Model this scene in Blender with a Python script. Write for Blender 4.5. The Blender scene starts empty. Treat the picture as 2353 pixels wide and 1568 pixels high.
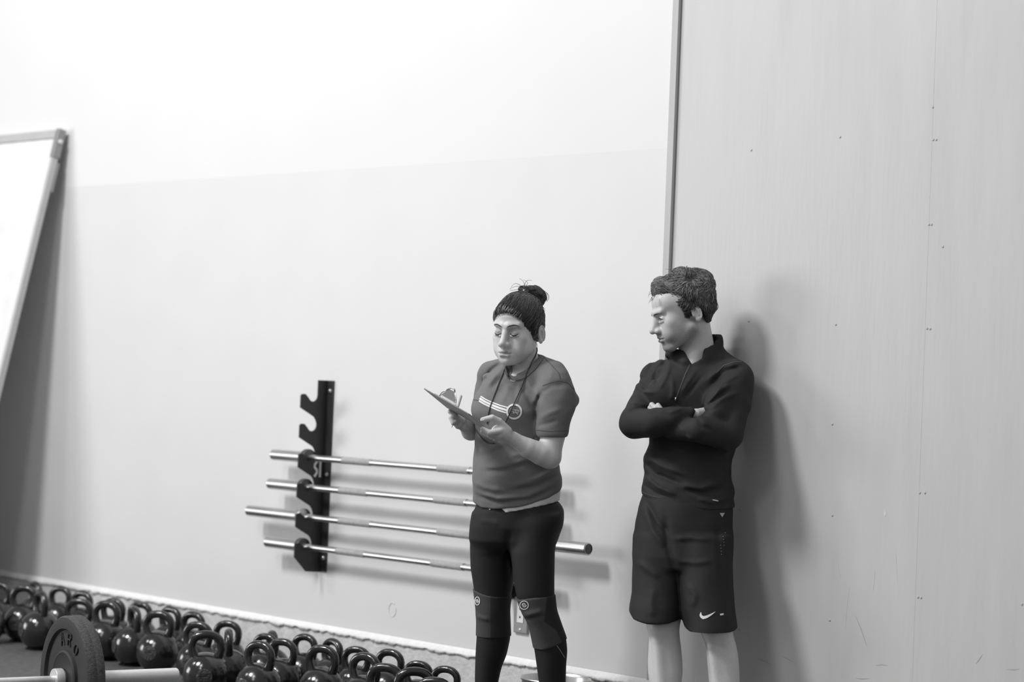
import bpy, bmesh, math, random
import numpy as np
from mathutils import Matrix, Vector

# ---------------------------------------------------------------- camera
F, CX, CY = 5200., 1176.5, 784.                      # focal length and centre of the 2353x1568 frame
_th = math.atan2(4885, F)
HD = np.array([-math.cos(_th), math.sin(_th)])       # horizontal heading
CAM = np.array([-9.35 * HD[0], -9.35 * HD[1], 1.33])
_p, _rho = 97 / F, .04
FW = np.array([HD[0] * math.cos(_p), HD[1] * math.cos(_p), math.sin(_p)])
_r0 = np.array([HD[1], -HD[0], 0.]); _u0 = np.cross(_r0, FW)
RT = math.cos(_rho) * _r0 + math.sin(_rho) * _u0     # image right
UP = -math.sin(_rho) * _r0 + math.cos(_rho) * _u0    # image up
scene = bpy.context.scene
C = scene.collection
camd = bpy.data.cameras.new('camera'); cam = bpy.data.objects.new('camera', camd); C.objects.link(cam)
cam.matrix_world = Matrix(((RT[0], UP[0], -FW[0], CAM[0]), (RT[1], UP[1], -FW[1], CAM[1]),
                           (RT[2], UP[2], -FW[2], CAM[2]), (0, 0, 0, 1)))
camd.sensor_width = 36; camd.lens = F / 2353 * 36; camd.clip_end = 100
camd.dof.use_dof = True; camd.dof.focus_distance = 8.25; camd.dof.aperture_fstop = 1.9
scene.camera = cam

# ---------------------------------------------------------------- light and exposure
w = bpy.data.worlds.new('world'); scene.world = w; w.use_nodes = True
w.node_tree.nodes['Background'].inputs[0].default_value = (1, 1, 1, 1)
w.node_tree.nodes['Background'].inputs[1].default_value = .33

def area(name, loc, target, size, power, shape='DISK', size_y=None):
    l = bpy.data.lights.new(name, 'AREA'); l.shape = shape; l.size = size; l.energy = power
    if size_y: l.size_y = size_y
    o = bpy.data.objects.new(name, l); C.objects.link(o); o.location = loc
    o.rotation_euler = (Vector(target) - Vector(loc)).to_track_quat('-Z', 'Y').to_euler()
    return o
area('high_bay_lamp', (-1.8, -6.1, 7.3), (.2, 0, .9), 1.7, 470)
area('high_bay_lamp', (1.0, -6.0, 6.9), (.7, 0, .9), 1.5, 75)
area('high_bay_lamp', (2.0, -7.6, 5.8), (.9, 0, 1.2), 1.3, 45)
area('high_bay_lamp', (-5.2, -6.0, 6.6), (-3.6, 0, 1.0), 1.3, 90)
area('open_roller_door', (-8.5, -8.0, 2.4), (-.5, -.4, 1.0), 3.2, 290, 'RECTANGLE', 3.0)
scene.view_settings.view_transform = 'Standard'; scene.view_settings.look = 'None'
scene.view_settings.exposure = 0.03; scene.view_settings.gamma = 1.0
scene.view_settings.use_curve_mapping = False

# ---------------------------------------------------------------- helpers
def ray(px, py): return FW + (px - CX) / F * RT + (CY - py) / F * UP
def at_z(px, py, z): v = ray(px, py); return CAM + v * ((z - CAM[2]) / v[2])
def at_y(px, py, y=0.): v = ray(px, py); return CAM + v * ((y - CAM[1]) / v[1])
def at_d(px, py, d): return CAM + ray(px, py) * d

def mat(name, col, rough=.6, metal=0., noise=0., nscale=8., bump=0., bscale=40., stretch=(1, 1, 1), attr=None, spec=.5, rnoise=0.):
    m = bpy.data.materials.new(name); m.use_nodes = True
    nt = m.node_tree; b = nt.nodes['Principled BSDF']
    b.inputs['Roughness'].default_value = rough; b.inputs['Metallic'].default_value = metal
    b.inputs['Specular IOR Level'].default_value = spec
    b.inputs['Base Color'].default_value = (col, col, col, 1)
    tc = nt.nodes.new('ShaderNodeTexCoord'); mp = nt.nodes.new('ShaderNodeMapping')
    mp.inputs['Scale'].default_value = stretch
    nt.links.new(tc.outputs['Object'], mp.inputs['Vector'])
    src = None
    if attr:
        a = nt.nodes.new('ShaderNodeAttribute'); a.attribute_name = attr; src = a.outputs['Color']
    if noise or rnoise:
        n = nt.nodes.new('ShaderNodeTexNoise'); n.inputs['Scale'].default_value = nscale; n.inputs['Detail'].default_value = 6
        nt.links.new(mp.outputs[0], n.inputs['Vector'])
        if noise:
            r = nt.nodes.new('ShaderNodeMapRange')
            r.inputs['From Min'].default_value = .25; r.inputs['From Max'].default_value = .75
            r.inputs['To Min'].default_value = 1 - noise; r.inputs['To Max'].default_value = 1 + noise
            nt.links.new(n.outputs[0], r.inputs['Value'])
            x = nt.nodes.new('ShaderNodeMix'); x.data_type = 'RGBA'; x.blend_type = 'MULTIPLY'; x.inputs[0].default_value = 1
            if src: nt.links.new(src, x.inputs[6])
            else: x.inputs[6].default_value = (col, col, col, 1)
            nt.links.new(r.outputs[0], x.inputs[7]); src = x.outputs[2]
        if rnoise:
            r2 = nt.nodes.new('ShaderNodeMapRange')
            r2.inputs['From Min'].default_value = .3; r2.inputs['From Max'].default_value = .7
            r2.inputs['To Min'].default_value = max(.02, rough - rnoise); r2.inputs['To Max'].default_value = rough + rnoise
            nt.links.new(n.outputs[0], r2.inputs['Value']); nt.links.new(r2.outputs[0], b.inputs['Roughness'])
    if src: nt.links.new(src, b.inputs['Base Color'])
    if bump:
        n = nt.nodes.new('ShaderNodeTexNoise'); n.inputs['Scale'].default_value = bscale; n.inputs['Detail'].default_value = 8
        nt.links.new(mp.outputs[0], n.inputs['Vector'])
        bp = nt.nodes.new('ShaderNodeBump'); bp.inputs['Strength'].default_value = bump; bp.inputs['Distance'].default_value = .01
        nt.links.new(n.outputs[0], bp.inputs['Height']); nt.links.new(bp.outputs[0], b.inputs['Normal'])
    return m

def mesh(name, V, Fs, m, parent=None, smooth=True, col=None):
    me = bpy.data.meshes.new(name)
    V = np.asarray(V, float)
    if isinstance(Fs, np.ndarray):
        k = Fs.shape[1]
        me.vertices.add(len(V)); me.vertices.foreach_set('co', V.astype(np.float32).ravel())
        me.loops.add(Fs.size); me.loops.foreach_set('vertex_index', Fs.astype(np.int32).ravel())
        me.polygons.add(len(Fs)); me.polygons.foreach_set('loop_start', np.arange(0, Fs.size, k, dtype=np.int32))
        me.update(calc_edges=True); me.validate()
    else:
        me.from_pydata([tuple(v) for v in V], [], [tuple(f) for f in Fs]); me.update()
    if smooth: me.polygons.foreach_set('use_smooth', np.ones(len(me.polygons), bool))
    if col is not None:
        a = me.color_attributes.new('tint', 'FLOAT_COLOR', 'POINT')
        c = np.ones((len(V), 4), np.float32); c[:, :3] = np.asarray(col, np.float32)[:, None]
        a.data.foreach_set('color', c.ravel())
    if m is not None:
        for q in (m if isinstance(m, (list, tuple)) else [m]): me.materials.append(q)
    o = bpy.data.objects.new(name, me); C.objects.link(o)
    if parent is not None: o.parent = parent
    return o

def tag(o, label=None, cat=None, group=None, kind=None):
    if label: o['label'] = label
    if cat: o['category'] = cat
    if group: o['group'] = group
    if kind: o['kind'] = kind
    return o
def empty(name, loc, label, cat, group=None, rot=None):
    o = bpy.data.objects.new(name, None); C.objects.link(o); o.empty_display_size = .1
    o.location = loc
    if rot is not None: o.rotation_euler = rot
    return tag(o, label, cat, group)

class MB:
    """collects shapes into one mesh"""
    def __init__(s): s.V = []; s.F = []
    def add(s, V, Fs):
        n = len(s.V); s.V += [tuple(v) for v in V]; s.F += [tuple(i + n for i in f) for f in Fs]; return s
    def box(s, lo, hi, bev=0., M=None):
        bm = bmesh.new(); bmesh.ops.create_cube(bm, size=1)
        lo, hi = np.array(lo, float), np.array(hi, float)
        for v in bm.verts: v.co = Vector((lo + hi) / 2 + np.array(v.co) * (hi - lo))
        if bev: bmesh.ops.bevel(bm, geom=bm.edges[:], offset=bev, segments=2, affect='EDGES', profile=.5)
        if M is not None: bmesh.ops.transform(bm, matrix=M, verts=bm.verts)
        bm.verts.index_update()
        s.add([v.co[:] for v in bm.verts], [[v.index for v in f.verts] for f in bm.faces]); bm.free(); return s
    def tube(s, P, r, n=10, caps=True, closed=False, flat=1.):
        P = np.asarray(P, float); k = len(P); r = np.broadcast_to(np.asarray(r, float), (k,))
        T = np.gradient(P, axis=0) if not closed else (np.roll(P, -1, 0) - np.roll(P, 1, 0))
        T /= np.linalg.norm(T, axis=1)[:, None] + 1e-12
        a = np.array([0, 0, 1.]) if abs(T[0][2]) < .9 else np.array([1., 0, 0])
        N = np.cross(T[0], a); N /= np.linalg.norm(N); V = []
        for i in range(k):
            N = N - T[i] * N.dot(T[i]); N /= np.linalg.norm(N); B = np.cross(T[i], N)
            for j in range(n):
                t = 2 * math.pi * j / n; V.append(P[i] + r[i] * (math.cos(t) * N + flat * math.sin(t) * B))
        Fs = []
        for i in range(k if closed else k - 1):
            for j in range(n):
                i2 = (i + 1) % k
                Fs.append((i * n + j, i * n + (j + 1) % n, i2 * n + (j + 1) % n, i2 * n + j))
        if caps and not closed: Fs += [tuple(range(n))[::-1], tuple((k - 1) * n + j for j in range(n))]
        return s.add(V, Fs)
    def lathe(s, prof, n=32, axis='z', M=None):
        """profile of (radius, height) rows, turned about z (or x)"""
        V = []; Fs = []; k = len(prof)
        for (r, z) in prof:
            for j in range(n):
                t = 2 * math.pi * j / n
                v = (r * math.cos(t), r * math.sin(t), z)
                V.append(v if axis == 'z' else (z, v[0], v[1]))
        for i in range(k - 1):
            for j in range(n): Fs.append((i * n + j, i * n + (j + 1) % n, (i + 1) * n + (j + 1) % n, (i + 1) * n + j))
        if M is not None: V = [tuple(M @ Vector(v)) for v in V]
        return s.add(V, Fs)
    def prism(s, poly, M, h):
        """flat outline (2D) given a thickness h along its own z, placed by matrix M"""
        bm = bmesh.new(); vs = [bm.verts.new((x, y, 0)) for x, y in poly]
        f = bm.faces.new(vs); r = bmesh.ops.extrude_face_region(bm, geom=[f])
        bmesh.ops.translate(bm, vec=(0, 0, h), verts=[e for e in r['geom'] if isinstance(e, bmesh.types.BMVert)])
        bmesh.ops.triangulate(bm, faces=bm.faces[:]); bmesh.ops.recalc_face_normals(bm, faces=bm.faces[:])
        bmesh.ops.transform(bm, matrix=M, verts=bm.verts); bm.verts.index_update()
        s.add([v.co[:] for v in bm.verts], [[v.index for v in q.verts] for q in bm.faces]); bm.free(); return s
    def build(s, name, m, parent=None, smooth=False, ang=None):
        o = mesh(name, s.V, s.F, m, parent, smooth)
        if ang:
            bm = bmesh.new(); bm.from_mesh(o.data); bmesh.ops.recalc_face_normals(bm, faces=bm.faces[:])
            for e in bm.edges:
                if len(e.link_faces) == 2 and e.calc_face_angle(0) > ang: e.smooth = False
            bm.to_mesh(o.data); bm.free()
            o.data.polygons.foreach_set('use_smooth', np.ones(len(o.data.polygons), bool))
        return o
def copy_tree(o, parent=None):
    c = o.copy(); C.objects.link(c)
    if parent is not None: c.parent = parent
    for ch in list(o.children): copy_tree(ch, c)
    return c
def frame(x, y, z, o):
    """matrix with the given axes and origin"""
    return Matrix(((x[0], y[0], z[0], o[0]), (x[1], y[1], z[1], o[1]), (x[2], y[2], z[2], o[2]), (0, 0, 0, 1)))
# ---------------------------------------------------------------- materials
M_upper = mat('white_wall_paint', .745, .55, noise=.012, nscale=2, bump=.015, bscale=60)
M_lower = mat('pale_grey_wall_paint', .695, .45, noise=.02, nscale=3, bump=.025, bscale=50)
M_lip = mat('white_plaster_edge', .84, .7, noise=.05, nscale=30, bump=.6, bscale=40)
M_conc = mat('bare_concrete', .6, .85, noise=.16, nscale=22, bump=.45, bscale=60)
M_floor = mat('black_rubber_flooring', .085, .6, noise=.35, nscale=30, bump=.4, bscale=160)
M_ply = mat('grey_painted_plywood', .57, .42, noise=.04, nscale=5, bump=.06, bscale=26, stretch=(2.2, 2.2, .28), rnoise=.06)
M_trim = mat('grey_trim_paint', .48, .5, noise=.05, nscale=10, stretch=(3, 3, .3))
M_black = mat('black_powder_coat', .03, .5)
M_steel = mat('brushed_steel', .62, .34, metal=1., noise=.1, nscale=12, stretch=(.3, 8, 8), rnoise=.08)
M_knurl = mat('knurled_steel', .55, .5, metal=1., noise=.12, nscale=60, bump=.5, bscale=900)
M_collar = mat('dark_steel_collar', .12, .4, metal=.8)
M_enamel = mat('glossy_black_enamel', .014, .17, noise=.2, nscale=20, bump=.05, bscale=90, rnoise=.07, spec=.75)
M_badge = mat('cast_badge', .04, .5, bump=1., bscale=90)
M_rubber = mat('recycled_black_rubber', .065, .8, noise=.6, nscale=150, bump=.5, bscale=300)
M_rubface = mat('smooth_black_rubber', .014, .65, noise=.1, nscale=40)
M_alu = mat('whiteboard_aluminium', .55, .45, metal=.35, noise=.05, nscale=14)
M_board = mat('whiteboard_face', .8, .3, noise=.07, nscale=7, bump=.05, bscale=10)
M_plateg = mat('grey_cover_plate', .3, .4, metal=.4)
M_white = mat('white_plastic', .78, .4)
M_dark = mat('dark_hole', .02, .8)
M_galv = mat('galvanised_steel', .6, .3, metal=.9, noise=.12, nscale=9)

# ---------------------------------------------------------------- the setting
zb = .196                                             # foot of the painted wall, top of the bare concrete
zp = 2.264                                            # where the two paints meet
o = MB().add([(-16, 0, zb), (8, 0, zb), (8, 0, zp), (-16, 0, zp), (8, 0, 7.2), (-16, 0, 7.2), (-16, .2, zb), (8, .2, zb), (8, .2, 7.2), (-16, .2, 7.2)],
             [(0, 1, 2, 3), (3, 2, 4, 5), (7, 6, 9, 8), (5, 4, 8, 9), (0, 6, 7, 1)]).build('wall_back', [M_lower, M_upper])
tag(o, kind='structure'); o.data.polygons[1].material_index = 1
o = MB().box((-16, -13, -.1), (8, .2, 0)).build('floor', M_floor); tag(o, kind='structure')
# concrete footing below the paint, its face rough, with a ragged top edge
rng = np.random.RandomState(3)
def ragged(n, amp, s=6):
    a = rng.randn(n); k = np.hanning(s); a = np.convolve(a, k / np.sqrt((k ** 2).sum()), 'same') + .6 * rng.randn(n); return a * amp
xs = np.arange(-7, 2.6, .012); n = len(xs)
top = zb - .014 + ragged(n, .0035); V = []; Fs = []
for i, x in enumerate(xs): V += [(x, -.012, 0), (x, -.012, top[i]), (x, .01, top[i])]
for i in range(n - 1):
    a = 3 * i; Fs += [(a, a + 3, a + 4, a + 1), (a + 1, a + 4, a + 5, a + 2)]
o = mesh('baseboard_back', V, Fs, M_conc, smooth=False); tag(o, kind='structure')
# the lip of white plaster that hangs over the concrete
V = []; Fs = []; lo = zb - .016 + ragged(n, .003); pr = .018 + np.abs(ragged(n, .002))
for i, x in enumerate(xs): V += [(x, -.0015, zb + .016), (x, -pr[i], zb - .004), (x, -pr[i], lo[i]), (x, .002, lo[i])]
for i in range(n - 1):
    for k in range(3): Fs.append((4 * i + k, 4 * i + 4 + k, 4 * i + 5 + k, 4 * i + 1 + k))
o = mesh('trim_1', V, [f[::-1] for f in Fs], M_lip); tag(o, kind='structure')
# plywood cladding, sheet by sheet
wp = bpy.data.objects.new('wall_cladding', None); C.objects.link(wp); tag(wp, 'grey painted plywood sheets screwed over the wall behind the man', 'wall panelling', kind='structure')
pb = .214
for x0, x1 in ((.9, 2.0998), (2.1, 3.32)):
    MB().box((x0, -.02, pb), (x1, -.001, 4.4), .0005).build('panel', M_ply, wp)
screws = [(1930, 315), (1726, 345), (2143, 246), (2144, 321), (2151, 321), (2134, 516), (2140, 516), (1720, 738), (1920, 746), (2130, 755), (2137, 756),
          (1912, 975), (2113, 1133), (2125, 1133), (1701, 1171), (1912, 1185), (1906, 1426), (2109, 1373), (2116, 1374), (1698, 1447), (2348, 1389), (2166, 567)]
sm = None
for px, py in screws:
    p = at_y(px, py, -.021)
    if sm is None:
        sm = MB().lathe([(.0, -.0008), (.003, -.0010), (.0046, 0), (.005, .001)], 10, M=Matrix.Rotation(-math.pi / 2, 4, 'X')).build('screw', M_trim, wp, True); so = sm
    else:
        so = sm.copy(); C.objects.link(so)
    so.location = p
M_scuff = mat('dark_scuff', .4, .6); M_scratch = mat('pale_scratch', .66, .6)
def scuff(name, m, P, wd, y=-.0206):
    Q = np.array([at_y(px, py, y) for px, py in P])[:, [0, 2]]; T = np.gradient(Q, axis=0); T /= np.linalg.norm(T, axis=1)[:, None]; N = np.stack([-T[:, 1], T[:, 0]], 1)
    ww = wd * np.sin(np.linspace(.15, 3., len(Q)))[:, None]; V = np.concatenate([Q - N * ww, Q + N * ww]); n = len(Q)
    mesh(name, np.stack([V[:, 0], np.full(2 * n, y), V[:, 1]], 1), [(i, i + 1, n + i + 1, n + i) for i in range(n - 1)], m, wp, False)
for P_ in ([(1738, 1512), (1756, 1520), (1775, 1528)], [(1795, 1508), (1812, 1516), (1826, 1524)], [(1965, 1415), (1978, 1445), (1992, 1487)], [(2242, 1527), (2250, 1516), (2258, 1504)], [(2313, 1539), (2328, 1540), (2343, 1538)], [(1966, 1559), (1980, 1561), (1996, 1560)], [(2012, 1530), (2026, 1528), (2040, 1530)]):
    scuff('scuff_mark', M_scuff, P_, .0015)
for P_ in ([(2058, 1270), (2060, 1305), (2062, 1340)], [(2010, 1310), (2008, 1335), (2006, 1360)], [(1914, 1270), (1924, 1300), (1932, 1330)], [(1952, 1350), (1946, 1390), (1942, 1450)], [(2032, 1172), (2034, 1180), (2033, 1188)], [(2318, 1464), (2326, 1476), (2333, 1488)]):
    scuff('scratch', M_scratch, P_, .0011 if P_[0] != (2032, 1172) else .006)
# upright batten at the edge of the cladding
o = MB().box((.866, -.036, pb), (.898, 0, 4.4), .0015).build('trim_2', M_trim); tag(o, kind='structure')

# ---------------------------------------------------------------- whiteboard leaning on the wall
tl = .0; topp = at_y(148, 300, -.03)
z1 = topp[2]; xr = topp[0]; foot = .60
L = math.hypot(z1, foot); ax_u = np.array([0, foot - .03, z1]); ax_u /= np.linalg.norm(ax_u)
ax_x = np.array([1., 0, 0]); ax_n = np.cross(ax_x, ax_u)       # ax_n points away from the wall
wb = empty('whiteboard', (xr - .9, -foot, 0), 'large framed whiteboard leaning against the wall at its top', 'whiteboard')
wb.matrix_world = frame(ax_x, ax_u, ax_n, (xr, -foot, 0))
Lb = L - .004; Wd = 1.83
MB().box((-Wd + .03, .03, .006), (-.012, Lb - .03, .018)).build('board', M_board, wb)
MB().box((-.024, .02, -.004), (0, Lb - .14, .03), .002).build('frame', M_alu, wb)
MB().box((-Wd, .02, -.004), (-Wd + .024, Lb - .02, .03), .002).build('frame', M_alu, wb)
MB().box((-Wd + .02, Lb - .05, -.004), (-.02, Lb - .004, .028), .003).build('frame', M_alu, wb)
MB().box((-Wd + .02, .0, -.004), (-.02, .03, .03), .003).build('frame', M_alu, wb)
cn = MB().box((-.03, Lb - .16, -.012), (.006, Lb, .034), .006).build('corner_bracket', M_plateg, wb)
MB().lathe([(0, .0), (.012, .0), (.012, .008), (.006, .012), (0, .012)], 14, M=Matrix.Translation((.006, Lb - .07, .012)) @ Matrix.Rotation(math.pi / 2, 4, 'Y')).build('screw', M_white, cn, True, .7)
MB().box((-.03, Lb - .34, -.02), (.004, Lb - .18, -.004), .003).build('hanging_clip', M_plateg, wb)

# ---------------------------------------------------------------- barbell racks and barbells
def hook_profile():
    P = [(.0, .0)]
    zt = 1.309; P = [(0, zt), (.058, zt)]
    for k in range(6):
        z0 = 1.212 - .1335 * k                       # bottom of this notch
        P += [(.058, z0 + .03)]
        for a in np.linspace(0, -math.pi * .86, 8): P.append((.085 - .0265 * math.cos(a), z0 + .0265 + .0265 * math.sin(a)))
        P += [(.128, z0 + .033), (.146, z0 + .033), (.154, z0 + .026), (.154, z0 - .028)]
        if k < 5:
            P += [(.075, z0 - .068), (.064, z0 - .082), (.058, z0 - .098)]
        else: P += [(.085, z0 - .095), (0, z0 - .1)]
    return P
def make_rack(x0):
    r = empty('barbell_rack', (x0, 0, 0), 'black wall-mounted barbell rack with six hooks, the top two empty', 'barbell rack')
    MB().prism([(-d, z) for d, z in hook_profile()], frame((0, 1, 0), (0, 0, 1), (1, 0, 0), (-.003, 0, 0)), .006).build('hook_plate', M_black, r)
    MB().box((.003, -.007, .45), (.047, -.001, 1.309), .001).build('wall_flange', M_black, r)
    for z in (1.262, .886, .51):
        MB().lathe([(0, .009), (.006, .009), (.0095, .006), (.011, 0), (.011, -.002)], 14, M=frame((1, 0, 0), (0, 0, 1), (0, -1, 0), (.026, -.007, z))).build('bolt', M_galv, r, True, .8)
    rb = MB()
    def rib(P, wd):
        P = np.array(P, float)
        T = np.gradient(P, axis=0); T /= np.linalg.norm(T, axis=1)[:, None]; N = np.stack([-T[:, 1], T[:, 0]], 1) * wd / 2
        V = [(.0038, q[0], q[1]) for p, nn in zip(P, N) for q in (p - nn, p + nn)]
        rb.add(V, [(2 * i, 2 * i + 1, 2 * i + 3, 2 * i + 2) for i in range(len(P) - 1)])
    rib([(-.0475, .945), (-.06, .93), (-.061, .918), (-.047, .903), (-.047, .893), (-.061, .875)], .012)
    rib([(-.029, .947), (-.029, .872)], .012)
    rb.build('logo_cutout', M_upper, r)
    return r
rack = make_rack(-1.2)
rack2 = copy_tree(rack); rack2.location.x = .06
rack2['label'] = 'black wall-mounted barbell rack hidden behind the woman with the clipboard'

def make_barbell(name, label, cx, y, z, half, sl, rsl=.025, rsh=.0145, smooth_c=.22, rings=(.64,), axis=None):
    """a bar along x: half length, sleeve length"""
    b = empty(name, (cx, y, z), label, 'barbell')
    h = half - sl
    MB().lathe([(0, -h)] + [(rsh, -h), (rsh, h)] + [(0, h)], 20, 'x').build('shaft', M_steel, b, True, .6)
    for s in (-1, 1):
        k = MB().lathe([(rsh + .0006, s * smooth_c), (rsh + .0012, s * (smooth_c + .004)), (rsh + .0012, s * (h * .64 - .004)), (rsh + .0006, s * h * .64)], 20, 'x').build('knurling', M_knurl, b, True, .6)
        for q in rings: MB().lathe([(rsh + .0014, s * (q * h - .004)), (rsh + .0018, s * q * h), (rsh + .0014, s * (q * h + .004))], 20, 'x').build('ring_mark', M_steel, b, True)
        MB().lathe([(rsl, s * (h + .02)), (rsl, s * (half - .003)), (rsl - .003, s * half), (rsl * .82, s * half), (rsl * .8, s * (half - .004)), (0, s * (half - .004))], 26, 'x').build('sleeve', M_steel, b, True, .5)
        MB().lathe([(rsl * .78, s * (half - .0035)), (rsl * .6, s * (half - .002)), (0, s * (half - .002))], 22, 'x').build('end_cap', M_collar, b, True, .6)
        MB().lathe([(rsh, s * h), (.037, s * h), (.038, s * (h + .004)), (.038, s * (h + .024)), (.034, s * (h + .03)), (rsl, s * (h + .03))], 28, 'x').build('collar', M_collar if sl < .36 else M_steel, b, True, .6)
    return b
yb = -.0852
bar_rows = [(.98, -1.47, .265, 'topmost of the four barbells on the wall rack, level with her waist'),
            (.845, -1.488, .27, 'second barbell from the top on the wall rack, with dark collars'),
            (.712, -1.64, .415, 'third barbell from the top, with long sleeves sticking out beyond the others'),
            (.578, -1.49, .27, 'lowest of the four barbells on the wall rack, above the kettlebells')]
for k, (z, xl, sl, lb) in enumerate(bar_rows):
    z0 = 1.212 - .1335 * (k + 2)
    half = (1.31 + 2 * sl) / 2
    if k == 2: half = 1.108
    b = make_barbell('barbell', lb, xl + half, yb, z0 + .0145 + .0005, half, sl, rings=(.64,))
    b['group'] = 'barbells on the wall rack'

# ---------------------------------------------------------------- barbell with a bumper plate on the floor
pc = at_d(166, 1558, 8.0); pr_ = .223
pc[2] = pr_
ang = math.radians(56.7); hx = HD; rx = np.array([HD[1], -HD[0]])
bd = hx * math.cos(ang) + rx * math.sin(ang); bd = np.array([bd[0], bd[1], 0.])
side = np.array([-bd[1], bd[0], 0.])
fb = empty('barbell', (0, 0, 0), 'barbell lying on the floor with its sleeve through a black bumper plate', 'barbell')
fb.matrix_world = frame(bd, side, (0, 0, 1), pc)
# along its own x: plate at 0, shaft runs to -x, sleeve to +x
x_c = -.038
MB().lathe([(0, x_c - 1.31), (.014, x_c - 1.31), (.014, x_c - .02), (0, x_c - .02)], 20, 'x').build('shaft', M_steel, fb, True, .6)
MB().lathe([(.014, x_c - .032), (.0375, x_c - .032), (.039, x_c - .029), (.039, x_c - .003), (.037, x_c), (.025, x_c)], 36, 'x').build('collar', M_white, fb, True, .5)
MB().lathe([(.0248, x_c), (.0248, .438 + x_c), (.022, .443 + x_c), (0, .443 + x_c)], 30, 'x').build('sleeve', M_white, fb, True, .5)
for c_ in fb.children:
    if c_.name.startswith(('sleeve', 'collar')): c_.data.materials[0] = None
M_sleeve = mat('satin_chrome_sleeve', .72, .42, metal=.55, noise=.06, nscale=50)
for c_ in fb.children:
    if c_.name.startswith(('sleeve', 'collar', 'shaft')): c_.data.materials[0] = M_sleeve
MB().lathe([(0, x_c - 1.31), (.0248, x_c - 1.31), (.0248, x_c - 1.72), (0, x_c - 1.72)], 30, 'x').build('sleeve', M_sleeve, fb, True, .5)
bp = empty('bumper_plate', (0, 0, 0), 'thick black rubber bumper plate standing upright on the floor barbell', 'weight plate')
bp.matrix_world = frame(bd, side, (0, 0, 1), pc)
R_ = pr_; t_ = .036
prof = [(.10, -t_ + .012), (.172, -t_ + .012), (.178, -t_ + .001), (.2, -t_), (R_ - .006, -t_ + .003), (R_, -t_ + .012), (R_, -.003), (R_ - .0015, 0), (R_, .003), (R_, t_ - .012), (R_ - .006, t_ - .003), (.2, t_), (.178, t_ - .001), (.172, t_ - .012), (.10, t_ - .012)]
rim = prof[4:11]
MB().lathe(rim, 96, 'x').build('tread', M_rubber, bp, True, .7)
MB().lathe([p for p in prof[:5]], 80, 'x').build('face', M_rubface, bp, True, .5)
MB().lathe([p for p in prof[-5:]], 80, 'x').build('face', M_rubface, bp, True, .5)
for s in (-1, 1):
    MB().lathe([(.104, s * (t_ - .012)), (.102, s * (t_ - .003)), (.094, s * (t_ + .001)), (.09, s * (t_ - .001)), (.03, s * (t_ - .002)), (.026, s * (t_ - .002))], 64, 'x').build('hub', M_rubface, bp, True, .5)
    MB().lathe([(.033, s * (t_ - .002)), (.033, s * (t_ + .006)), (.0256, s * (t_ + .006)), (.0256, s * (t_ - .02))], 30, 'x').build('bushing', M_galv, bp, True, .5)
# raised letters round the face
def stroke_letters(word, R0, a0, da, h):
    G = {'A': [[(0, 0), (.35, 1), (.7, 0)], [(.13, .38), (.57, .38)]], 'R': [[(0, 0), (0, 1), (.5, 1), (.62, .8), (.5, .55), (0, .55)], [(.3, .55), (.65, 0)]],
         'O': [[(.35 + .35 * math.cos(t), .5 + .5 * math.sin(t)) for t in np.linspace(0, 2 * math.pi, 14)]]}
    for i, ch in enumerate(word):
        a = a0 + i * da; mb = MB()
        for S in G[ch]:
            P = []
            for (u, v) in S:
                rr = R0 + (v - .5) * h; t = a - (u - .35) * h / R0
                P.append((-t_ + .0095, rr * math.sin(t), rr * math.cos(t)))
            mb.tube(P, .0026, 5)
        mb.build('raised_letter', M_rubface, bp)
stroke_letters('ARO', .142, .28, -.46, .042)

# ---------------------------------------------------------------- kettlebells
def make_kettlebell():
    k = empty('kettlebell', (0, 0, 0), '-', 'kettlebell')
    rb_ = .094; zc = .088
    prof = [(0, 0), (.058, 0), (.064, .004)] + [(rb_ * math.cos(a), zc + rb_ * math.sin(a)) for a in np.linspace(-1.02, 1.5, 22)] + [(0, zc + rb_)]
    MB().lathe(prof, 40).build('body', M_enamel, k, True, .9)
    P = [(-.038, 0, .135), (-.046, 0, .158), (-.054, 0, .178), (-.0595, 0, .197)]
    for a in np.linspace(math.pi, 0, 17)[1:-1]:
        c, s = math.cos(a), math.sin(a)
        P.append((.0605 * math.copysign(abs(c) ** .88, c), 0, .204 + .05 * abs(s) ** .9))
    P += [(-p[0], 0, p[2]) for p in P[3::-1]]
    r = [.027, .0205, .0178, .017] + [.0168] * 15 + [.017, .0178, .0205, .027]
    MB().tube(P, r, 16).build('handle', M_enamel, k, True)
    bg = MB(); bg.lathe([(0, .0025), (.02, .0022), (.03, .0015), (.033, 0)], 20)
    for i in range(4): bg.box((-.02, -.014 + i * .009, .0015), (.02, -.010 + i * .009, .0042))
    B = bg.build('badge', M_badge, k, True, .6)
    el = math.radians(2); d = Vector((0, -math.cos(el), math.sin(el)))
    B.matrix_local = frame((1, 0, 0), tuple(d.cross(Vector((1, 0, 0)))), d, d * (rb_ - .0035) + Vector((0, 0, zc)))
    return k
kb0 = None
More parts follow.
